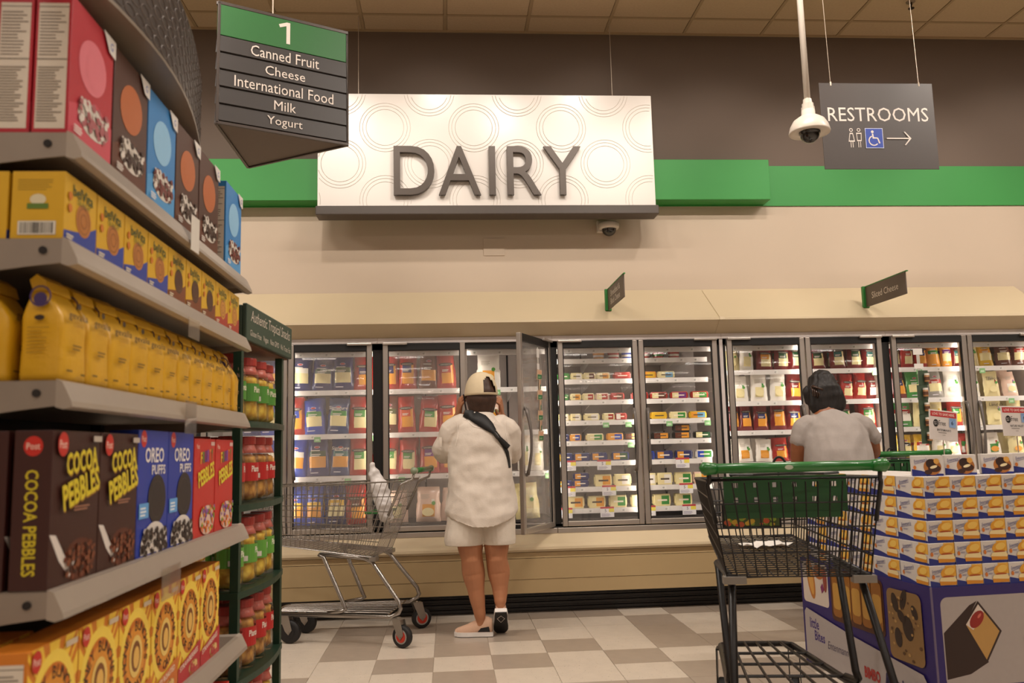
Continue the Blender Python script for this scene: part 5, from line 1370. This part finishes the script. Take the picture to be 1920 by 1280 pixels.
def face_marks(root, c, yaw, s=1.):
    R_ = Matrix.Rotation(yaw, 4, 'Z'); M_ = Matrix.Translation(c) @ R_
    for sx in (-1, 1):
        MB().lathe([(.001, .0125), (.006, .011), (.010, .006), (.0115, 0)], ink('#e2d8ce'), 12, axis='y', T=M_ @ Matrix.Translation((sx * .031 * s, .083 * s, .004))).build('eye', root, True)
        MB().lathe([(.001, .0140), (.0045, .0130), (.005, .010)], ink('#2a1a12'), 10, axis='y', T=M_ @ Matrix.Translation((sx * .031 * s, .083 * s, .004))).build('iris', root, True)
        MB().tube([M_ @ Vector((sx * x * s, y * s, .030 * s)) for x, y in ((.014, .094), (.031, .094), (.048, .080))], .0035, ink('#3a2418'), 6).build('eyebrow', root, True)
    MB().tube([M_ @ Vector((x * s, (.098 - abs(x) * .3) * s, -.055 * s)) for x in (-.022, 0, .022)], .0050, ink('#9a5048'), 8).build('lips', root, True)
def ribbon(b, surf, pts, widths, off, th, m, z_dir=None):
    """strap laid on a surface as seen from -y"""
    C = []
    for i in range(len(pts) - 1):
        for k in range(4):
            t = k / 4; C.append((lerp(pts[i][0], pts[i + 1][0], t), lerp(pts[i][1], pts[i + 1][1], t), lerp(widths[i], widths[i + 1], t)))
    C.append((pts[-1][0], pts[-1][1], widths[-1]))
    V = []; N = len(C)
    for i, (x, z, w) in enumerate(C):
        a, c = C[max(i - 1, 0)], C[min(i + 1, N - 1)]; d = Vector((c[0] - a[0], c[1] - a[1])).normalized(); nn = Vector((-d.y, d.x))
        for u in (-.5, 0, .5):
            xx, zz = x + nn.x * w * u, z + nn.y * w * u
            h = surf.ray_cast(Vector((xx, 3.0, zz)), Vector((0, 1, 0)))
            y = h[0].y if h[0] else V[-1][1] + off if V else 5.1
            V.append((xx, y - off, zz))
    T2 = [(x, y - th, z) for x, y, z in V]; n0 = len(V)
    F = []
    for i in range(N - 1):
        for u in (0, 1):
            a = i * 3 + u; F.append((a, a + 1, a + 4, a + 3)); F.append((n0 + a + 3, n0 + a + 4, n0 + a + 1, n0 + a))
        for u, r in ((0, 1), (2, 0)):
            a = i * 3 + u; q = (a, a + 3, n0 + a + 3, n0 + a); F.append(q if r else q[::-1])
    b.add(V + T2, F, m)
def shoe(parent, mats, M_, L=.235):
    up, sole, patch = mats
    st = [(0, .030, .082), (.03, .035, .098), (.07, .035, .092), (.11, .037, .074), (.15, .041, .056), (.19, .040, .042), (.215, .032, .034), (.232, .016, .024)]
    V = []; n = 14
    for x, hw, h in st:
        for k in range(n):
            a = PI * k / (n - 1); V.append((x * L / .235, -hw * math.cos(a), .016 + (h - .0) * max(0, math.sin(a)) ** .75))
    F = [(i * n + k, i * n + k + 1, (i + 1) * n + k + 1, (i + 1) * n + k) for i in range(len(st) - 1) for k in range(n - 1)] + [list(range(n)), list(range((len(st) - 1) * n, len(st) * n))[::-1]]
    F += [(i * n + n - 1, i * n, (i + 1) * n, (i + 1) * n + n - 1) for i in range(len(st) - 1)]
    MB().add(V, F, up, M_).build('shoe_upper', parent, True)
    out = [(x * L / .235, s * (hw + .005)) for s, seq in ((-1, st), (1, st[::-1])) for x, hw, h in seq]
    out = [(x - .006 if x < .01 else x + .004 if x > .22 else x, y) for x, y in out]
    MB().prism(out, 'z', .004, .028, sole, M_).build('midsole', parent); MB().prism([(x * .97 + .002, y * .93) for x, y in out], 'z', 0, .0045, patch, M_).build('outsole', parent)
    MB().tube([M_ @ Vector(q_) for q_ in ((.03, 0, 0), (.06, .022, 0), (.10, 0, 0), (.06, -.022, 0))], .002, sole, 5, True).build('sole_groove', parent)
    for s in (-1, 1): MB().add([(.012, s * .0352, .03), (.085, s * .0372, .03), (.065, s * .036, .052), (.018, s * .0335, .060)], [(0, 1, 2, 3) if s < 0 else (3, 2, 1, 0)], patch, M_).build('side_patch', parent)
    for k in range(4): MB().tube([M_ @ Vector((.085 + .02 * k, y, z)) for y, z in ((-.022, .078 - .008 * k), (0, .092 - .010 * k), (.022, .078 - .008 * k))], .0028, up, 6).build('lace', parent, True)

# ---- woman in white
sk = skin_mat('skin_tan', '#a9714f')
m_linen = mat('white_linen', '#cfc3b6', .85, vary=.05, scale=40, bump=.12, bscale=120); m_short = mat('white_shorts', '#d3c8ba', .85, vary=.05, scale=30, bump=.1, bscale=140)
WO = thing('person', 'person in white linen shirt, white shorts and beige cap at the open case', 'person', (.2, 5.2, 0))
def rel(me_or_b, nm, root, smooth=True):
    o = me_or_b.build(nm, root, smooth) if isinstance(me_or_b, MB) else obj(nm, me_or_b, root)
    o.matrix_parent_inverse = Matrix.Translation(-Vector(root.location)); return o
b = MB()
limb(b, [(.105, 5.20, .80), (.105, 5.195, .66), (.122, 5.19, .52), (.131, 5.185, .455), (.139, 5.212, .375), (.156, 5.215, .24), (.172, 5.218, .135), (.178, 5.222, .085)], [.098, .092, .074, .065, .069, .048, .036, .028], sk, 18)
limb(b, [(.292, 5.20, .80), (.290, 5.195, .66), (.279, 5.19, .52), (.277, 5.185, .455), (.290, 5.212, .375), (.296, 5.200, .26), (.294, 5.180, .205), (.294, 5.172, .175)], [.098, .092, .074, .064, .068, .046, .036, .027], sk, 18)
limb(b, [(.198, 5.20, .80), (.195, 5.20, 1.0), (.198, 5.20, 1.20), (.205, 5.205, 1.27), (.210, 5.215, 1.34)], [(.17, .12), (.165, .11), (.155, .10), (.09, .065), (.048, .05)], sk, 20)
HC, HYW = Vector((.207, 5.225, 1.445)), .22
limb(b, [(.209, 5.21, 1.29), HC + Vector((0, -.01, -.04))], [.047, .05], sk, 14)
head(b, HC, HYW, sk, .98)
limb(b, [(.050, 5.205, 1.235), (-.035, 5.25, 1.09), (-.025, 5.34, 1.16), (.060, 5.36, 1.305)], [.040, .042, .038, .025], sk)
limb(b, [(.355, 5.205, 1.23), (.392, 5.26, 1.08), (.395, 5.34, 1.15), (.340, 5.35, 1.300)], [.040, .042, .038, .025], sk)
hand(b, (.062, 5.355, 1.300), (.16, -.55, .82), (1, .25, 0), -1, sk, .35)
hand(b, (.338, 5.345, 1.300), (-.10, -.55, .80), (-1, .25, 0), 1, sk, .75)
limb(b, [(.178, 5.222, .075), (.15, 5.228, .045), (.09, 5.24, .036)], [.027, .023, .018], sk)
limb(b, [(.294, 5.175, .175), (.295, 5.205, .125), (.296, 5.25, .07)], [.026, .022, .018], sk)
rel(fuse(b, 'body', .0045, sk, 3), 'body', WO)
b = MB()
SH = [(.194, .640, .212, .168), (.194, .70, .220, .172), (.194, .80, .212, .160), (.192, .92, .198, .145), (.190, 1.02, .192, .138), (.194, 1.12, .186, .132), (.200, 1.20, .178, .122), (.203, 1.255, .165, .104), (.206, 1.295, .105, .082), (.208, 1.325, .062, .062)]
V = []; n = 40
for i, (cx, z, a, d) in enumerate(SH):
    for k in range(n):
        t = 2 * PI * k / n; x, y = math.cos(t), math.sin(t)
        zz = z + (.075 * abs(x) ** 2.0 if i == 0 else .040 * abs(x) ** 2.0 if i == 1 else 0) - (.045 * abs(x) ** 3 if 6 <= i <= 8 else 0)
        V.append((cx + a * x, 5.2 + d * (abs(y) ** .85) * (1 if y > 0 else -1), zz))
F = [(i * n + k, i * n + (k + 1) % n, (i + 1) * n + (k + 1) % n, (i + 1) * n + k) for i in range(len(SH) - 1) for k in range(n)] + [list(range(n))[::-1], list(range((len(SH) - 1) * n, len(SH) * n))]
b.add(V, F, m_linen)
limb(b, [(.075, 5.20, 1.245), (.02, 5.21, 1.215), (-.022, 5.235, 1.115), (-.022, 5.265, 1.075), (-.018, 5.31, 1.10)], [.066, .072, .072, .066, .054], m_linen)
limb(b, [(.330, 5.20, 1.245), (.372, 5.21, 1.21), (.385, 5.24, 1.11), (.388, 5.275, 1.065), (.392, 5.31, 1.10)], [.066, .070, .068, .062, .052], m_linen)
shirt_me = fuse(b, 'shirt', .006, m_linen, 2, .011, 8, (1.0, 1, 1.1))
rel(shirt_me, 'shirt', WO)
sb = BVHTree.FromPolygons([v.co.copy() for v in shirt_me.vertices], [list(p.vertices) for p in shirt_me.polygons])
m_seam = mat('linen_seam', '#ddd2c6', .8)
for pts in ([(.055, 1.262), (.060, 1.20), (.045, 1.12)], [(.345, 1.262), (.345, 1.20), (.362, 1.12)], [(.115, 1.275), (.15, 1.235), (.20, 1.222), (.255, 1.235), (.29, 1.275)]):
    s_ = MB(); ribbon(s_, sb, pts, [.006] * len(pts), .0002, .0018, m_seam); rel(s_, 'seam', WO)
for x, z, a in ((-.045, 1.145, .5),): s_ = MB(); s_.cbox(x - .008, 5.150, z - .03, x + .008, 5.160, z + .03, .002, m_linen); rel(s_, 'sleeve_tab', WO)
b = MB()
limb(b, [(.105, 5.20, .78), (.100, 5.20, .66), (.068 + .018, 5.20, .575), (.064 + .020, 5.20, .555)], [(.110, .118), (.116, .122), (.118, .118), (.118, .116)], m_short, 22)
limb(b, [(.290, 5.20, .78), (.292, 5.20, .66), (.296, 5.20, .575), (.298, 5.20, .555)], [(.110, .118), (.106, .122), (.102, .118), (.102, .116)], m_short, 22)
sm = fuse(b, 'shorts', .006, m_short, 2, .003, 9)
for v in sm.vertices:
    if v.co.z < .537: v.co.z = .537 + (v.co.z - .537) * .04
rel(sm, 'shorts', WO)
# hair and cap
m_hair = mat('hair_brown', '#3b2417', .5, vary=.35, scale=60, stretch=(1, 1, .08), bump=.3, bscale=120)
b = MB(); hc = HC + Vector((0, -.012, 0))
limb(b, [hc + Vector((0, -.012, -.095)), hc + Vector((0, -.014, -.05)), hc + Vector((0, -.008, -.005)), hc + Vector((0, -.004, .042))], [(.082, .068), (.094, .086), (.089, .092), (.074, .085)], m_hair, 20)
rel(fuse(b, 'hair', .005, m_hair, 2, .002, 40, (1, 1, .15)), 'hair', WO)
m_cap = mat('cap_beige', '#cdbb9b', .8, vary=.04, scale=40, bump=.08, bscale=160)
cp_ = MB(); nu, nvv = 48, 16; CCt = HC + Vector((0, -.008, -.022)); rx, ry, rz = .102, .112, .146
yaw = Matrix.Rotation(HYW, 3, 'Z')
V = []
for th in (0, 1):
    for j in range(nvv + 1):
        ph = (PI / 2) * j / nvv
        for i in range(nu):
            t = 2 * PI * i / nu; k = 1 - .02 * th
            seam = 1 - .010 * max(0, math.cos(6 * t)) ** 24
            p = Vector((rx * k * max(0, math.cos(ph)) ** .8 * math.cos(t), ry * k * max(0, math.cos(ph)) ** .8 * math.sin(t), rz * k * math.sin(ph))) * seam
            V.append(CCt + yaw @ p)
Nn = (nvv + 1) * nu; F = []
def opening(i, j):
    t = (i + .5) / nu * 360 - 270 - 16; t = (t + 180) % 360 - 180
    return 1 <= j and (t / 27) ** 2 + ((j - 1) / 7.6) ** 2 < 1
for j in range(nvv):
    for i in range(nu):
        if opening(i, j): continue
        a, c_ = j * nu + i, j * nu + (i + 1) % nu
        F.append((a, c_, c_ + nu, a + nu)); F.append((Nn + a + nu, Nn + c_ + nu, Nn + c_, Nn + a))
for i in range(nu): F.append((i, Nn + i, Nn + (i + 1) % nu, (i + 1) % nu))
cp_.add(V, F, m_cap)
cap = rel(cp_, 'cap', WO)
bb = MB(); V = []
for th in (0, 1):
    for r_ in range(5):
        for k in range(13):
            a = math.radians(lerp(25, 155, k / 12)); ex = r_ / 4 * .065 * max(0, math.sin(PI * k / 12)) ** .6
            V.append(CCt + yaw @ Vector(((rx + ex * .5) * math.cos(a), (ry + ex) * math.sin(a), .004 - .010 * (r_ / 4) - .014 * abs(math.cos(a)) * r_ / 4 - .003 * th)))
F = []
for r_ in range(4):
    for k in range(12):
        a = r_ * 13 + k; F.append((a, a + 1, a + 14, a + 13)); a += 65; F.append((a + 13, a + 14, a + 1, a))
bb.add(V, F, m_cap); rel(bb, 'cap_brim', WO)
bt = MB(); bt.lathe([(.001, 0), (.007, -.001), (.008, -.004)], m_cap, 12, tuple(CCt + Vector((0, 0, rz + .003)))); rel(bt, 'cap_button', WO)
# cross-body strap
m_strap = mat('strap_black', '#0e0c0c', .6)
s_ = MB(); ribbon(s_, sb, [(.098, 1.318), (.150, 1.300), (.205, 1.268), (.245, 1.232), (.275, 1.200)], [.040, .066, .078, .062, .034], .002, .008, m_strap); rel(s_, 'strap_pad', WO)
s_ = MB(); ribbon(s_, sb, [(.272, 1.203), (.300, 1.165), (.330, 1.120), (.352, 1.075), (.362, 1.03), (.366, .985)], [.026, .026, .024, .022, .018, .014], .002, .005, m_strap); rel(s_, 'strap', WO)
s_ = MB(); ribbon(s_, sb, [(.300, 1.165), (.330, 1.135), (.362, 1.105)], [.024, .030, .032], .010, .004, m_strap); rel(s_, 'strap_tail', WO)
s_ = MB(); ribbon(s_, sb, [(.276, 1.196), (.300, 1.164)], [.030, .030], .006, .008, mat('buckle', '#24211f', .3)); rel(s_, 'buckle', WO)
# phone held to the left ear
ph = MB(); ph.cbox(-.004, -.035, -.065, .004, .035, .065, .003, mat('phone_black', '#15121a', .2), Matrix.Translation((.108, 5.262, 1.372)) @ Matrix.Rotation(-.15, 4, 'Y'))
tag(ph.build('phone'), 'dark phone held to the left ear by the person in white', 'phone')
face_marks(WO, Vector(HC) - Vector(WO.location), HYW, .98)
kn = mat('shoe_knit', '#c09a80', .8, vary=.06, scale=60, bump=.1, bscale=150); so = mat('shoe_white', '#d9d3cd', .5); pa = mat('shoe_black', '#141112', .5)
shoe(WO, (kn, so, pa), Matrix.Translation((.046, .020, 0)) @ Matrix.Rotation(math.radians(172), 4, 'Z'), .225)
shoe(WO, (kn, so, pa), Matrix.Translation((.094, -.062, .156)) @ Matrix.Rotation(math.radians(88), 4, 'Z') @ Matrix.Rotation(math.radians(42), 4, 'Y') @ Matrix.Translation((0, 0, -.014)), .225)

# ---- person in the grey T-shirt
sk2 = skin_mat('skin_brown', '#8a5230')
m_tee = mat('grey_tee', '#9a918b', .9, vary=.06, scale=60, bump=.1, bscale=180); m_jean = mat('dark_trousers', '#23242c', .85)
MN = thing('person', 'person in grey T-shirt with dark bobbed hair leaning on a cart handle', 'person', (2.13, 4.56, 0))
b = MB()
for s in (-1, 1):
    limb(b, [(2.13 + s * .085, 4.53, .84), (2.13 + s * .095, 4.54, .62), (2.13 + s * .10, 4.55, .44), (2.13 + s * .10, 4.54, .30), (2.13 + s * .10, 4.535, .08)], [.10, .085, .06, .058, .038], sk2)
    limb(b, [(2.13 + s * .10, 4.535, .06), (2.13 + s * .105, 4.62, .04)], [.036, .032], sk2)
limb(b, [(2.125, 4.53, .84), (2.12, 4.545, 1.0), (2.115, 4.58, 1.15), (2.105, 4.605, 1.22), (2.10, 4.625, 1.30)], [(.16, .12), (.16, .115), (.155, .105), (.085, .065), (.046, .05)], sk2, 20)
H2 = Vector((2.107, 4.655, 1.372)); head(b, H2, -.15, sk2, .92)
limb(b, [(2.098, 4.615, 1.24), H2 + Vector((0, -.02, -.03))], [.048, .05], sk2)
limb(b, [(1.975, 4.585, 1.165), (1.925, 4.585, 1.08), (1.928, 4.62, .975), (2.06, 4.745, 1.040), (2.16, 4.80, 1.058)], [.038, .046, .042, .034, .025], sk2)
limb(b, [(2.262, 4.585, 1.165), (2.325, 4.59, 1.09), (2.352, 4.62, 1.035), (2.350, 4.70, 1.060), (2.27, 4.80, 1.072)], [.042, .054, .050, .038, .026], sk2)
hand(b, (2.16, 4.80, 1.058), (.9, .3, .05), (.1, .2, -1), 1, sk2, .3)
hand(b, (2.27, 4.80, 1.072), (-.9, .35, .05), (.1, .2, -1), -1, sk2, .3)
rel(fuse(b, 'body', .005, sk2, 3), 'body', MN)
b = MB()
TS_ = [(2.122, 4.53, .83, .195, .150), (2.122, 4.535, .95, .186, .142), (2.120, 4.55, 1.05, .182, .136), (2.118, 4.57, 1.13, .180, .124), (2.115, 4.585, 1.185, .172, .108), (2.108, 4.60, 1.235, .135, .085), (2.102, 4.612, 1.272, .066, .062)]
V = []
for cx, cy, z, a, d in TS_:
    for k in range(n):
        t = 2 * PI * k / n; x, y = math.cos(t), math.sin(t)
        V.append((cx + a * (abs(x) ** .9) * (1 if x > 0 else -1), cy + d * (abs(y) ** .85) * (1 if y > 0 else -1), z - (.02 * abs(x) ** 3 if z > 1.15 else 0)))
b.add(V, [(i * n + k, i * n + (k + 1) % n, (i + 1) * n + (k + 1) % n, (i + 1) * n + k) for i in range(len(TS_) - 1) for k in range(n)] + [list(range(n))[::-1], list(range((len(TS_) - 1) * n, len(TS_) * n))], m_tee)
limb(b, [(1.99, 4.58, 1.185), (1.955, 4.58, 1.16), (1.930, 4.582, 1.105)], [.062, .062, .055], m_tee)
limb(b, [(2.245, 4.585, 1.19), (2.295, 4.585, 1.165), (2.325, 4.590, 1.115)], [.064, .068, .066], m_tee)
rel(fuse(b, 't_shirt', .006, m_tee, 2, .010, 9, (1.2, 1, .6)), 't_shirt', MN)
b = MB()
for s in (-1, 1): limb(b, [(2.125 + s * .08, 4.53, .86), (2.13 + s * .095, 4.54, .62), (2.13 + s * .10, 4.55, .44), (2.13 + s * .10, 4.54, .12)], [(.115, .130), .098, .076, .062], m_jean)
rel(fuse(b, 'trousers', .007, m_jean, 2, .003, 10), 'trousers', MN)
m_hair2 = mat('hair_dark', '#140d0b', .6, vary=.4, scale=70, stretch=(1, 1, .06), bump=.35, bscale=110)
b = MB()
limb(b, [H2 + Vector((.012, -.030, -.075)), H2 + Vector((.008, -.022, -.03)), H2 + Vector((0, -.012, .015)), H2 + Vector((0, -.008, .050))], [(.108, .066), (.102, .084), (.094, .094), (.075, .080)], m_hair2, 22)
limb(b, [H2 + Vector((.085, .0, -.085)), H2 + Vector((.075, .0, -.02))], [.03, .04], m_hair2); limb(b, [H2 + Vector((-.070, .0, -.05)), H2 + Vector((-.07, .0, .0))], [.03, .04], m_hair2)
rel(fuse(b, 'hair', .005, m_hair2, 2, .006, 45, (1, 1, .12)), 'hair', MN)
s_ = MB(); m_clip = mat('hair_clip', '#3a261c', .25, vary=.3, scale=90)
for k in range(5): s_.tube([(2.022 + .010 * k, 4.600 - .004 * k, 1.40 - .006 * k), (2.012 + .012 * k, 4.565, 1.375 - .006 * k), (2.020 + .012 * k, 4.575, 1.345 - .004 * k)], .004, m_clip, 6)
s_.tube([(2.02, 4.585, 1.402), (2.07, 4.560, 1.378)], .006, m_clip, 8); rel(s_, 'hair_clip', MN)
face_marks(MN, H2 - Vector(MN.location), -.15, .92)
for s in (-1, 1): shoe(MN, (pa, so, pa), Matrix.Translation((s * .10, -.075, 0)) @ Matrix.Rotation(math.radians(90), 4, 'Z'), .25)

# white produce bag slumped in the chrome cart
m_bagw = mat('bag_white', '#cfc9c6', .35, vary=.05, bump=.3, bscale=30)
b = MB(); limb(b, [(-.455, 5.17, 1.02), (-.44, 5.17, .97), (-.41, 5.17, .88), (-.385, 5.17, .80), (-.37, 5.17, .72)], [(.014, .012), (.035, .03), (.050, .05), (.052, .07), (.045, .06)], m_bagw)
o = obj('plastic_bag', fuse(b, 'plastic_bag', .006, m_bagw, 2, .014, 16)); tag(o, 'thin white plastic bag hung in the chrome cart', 'bag')
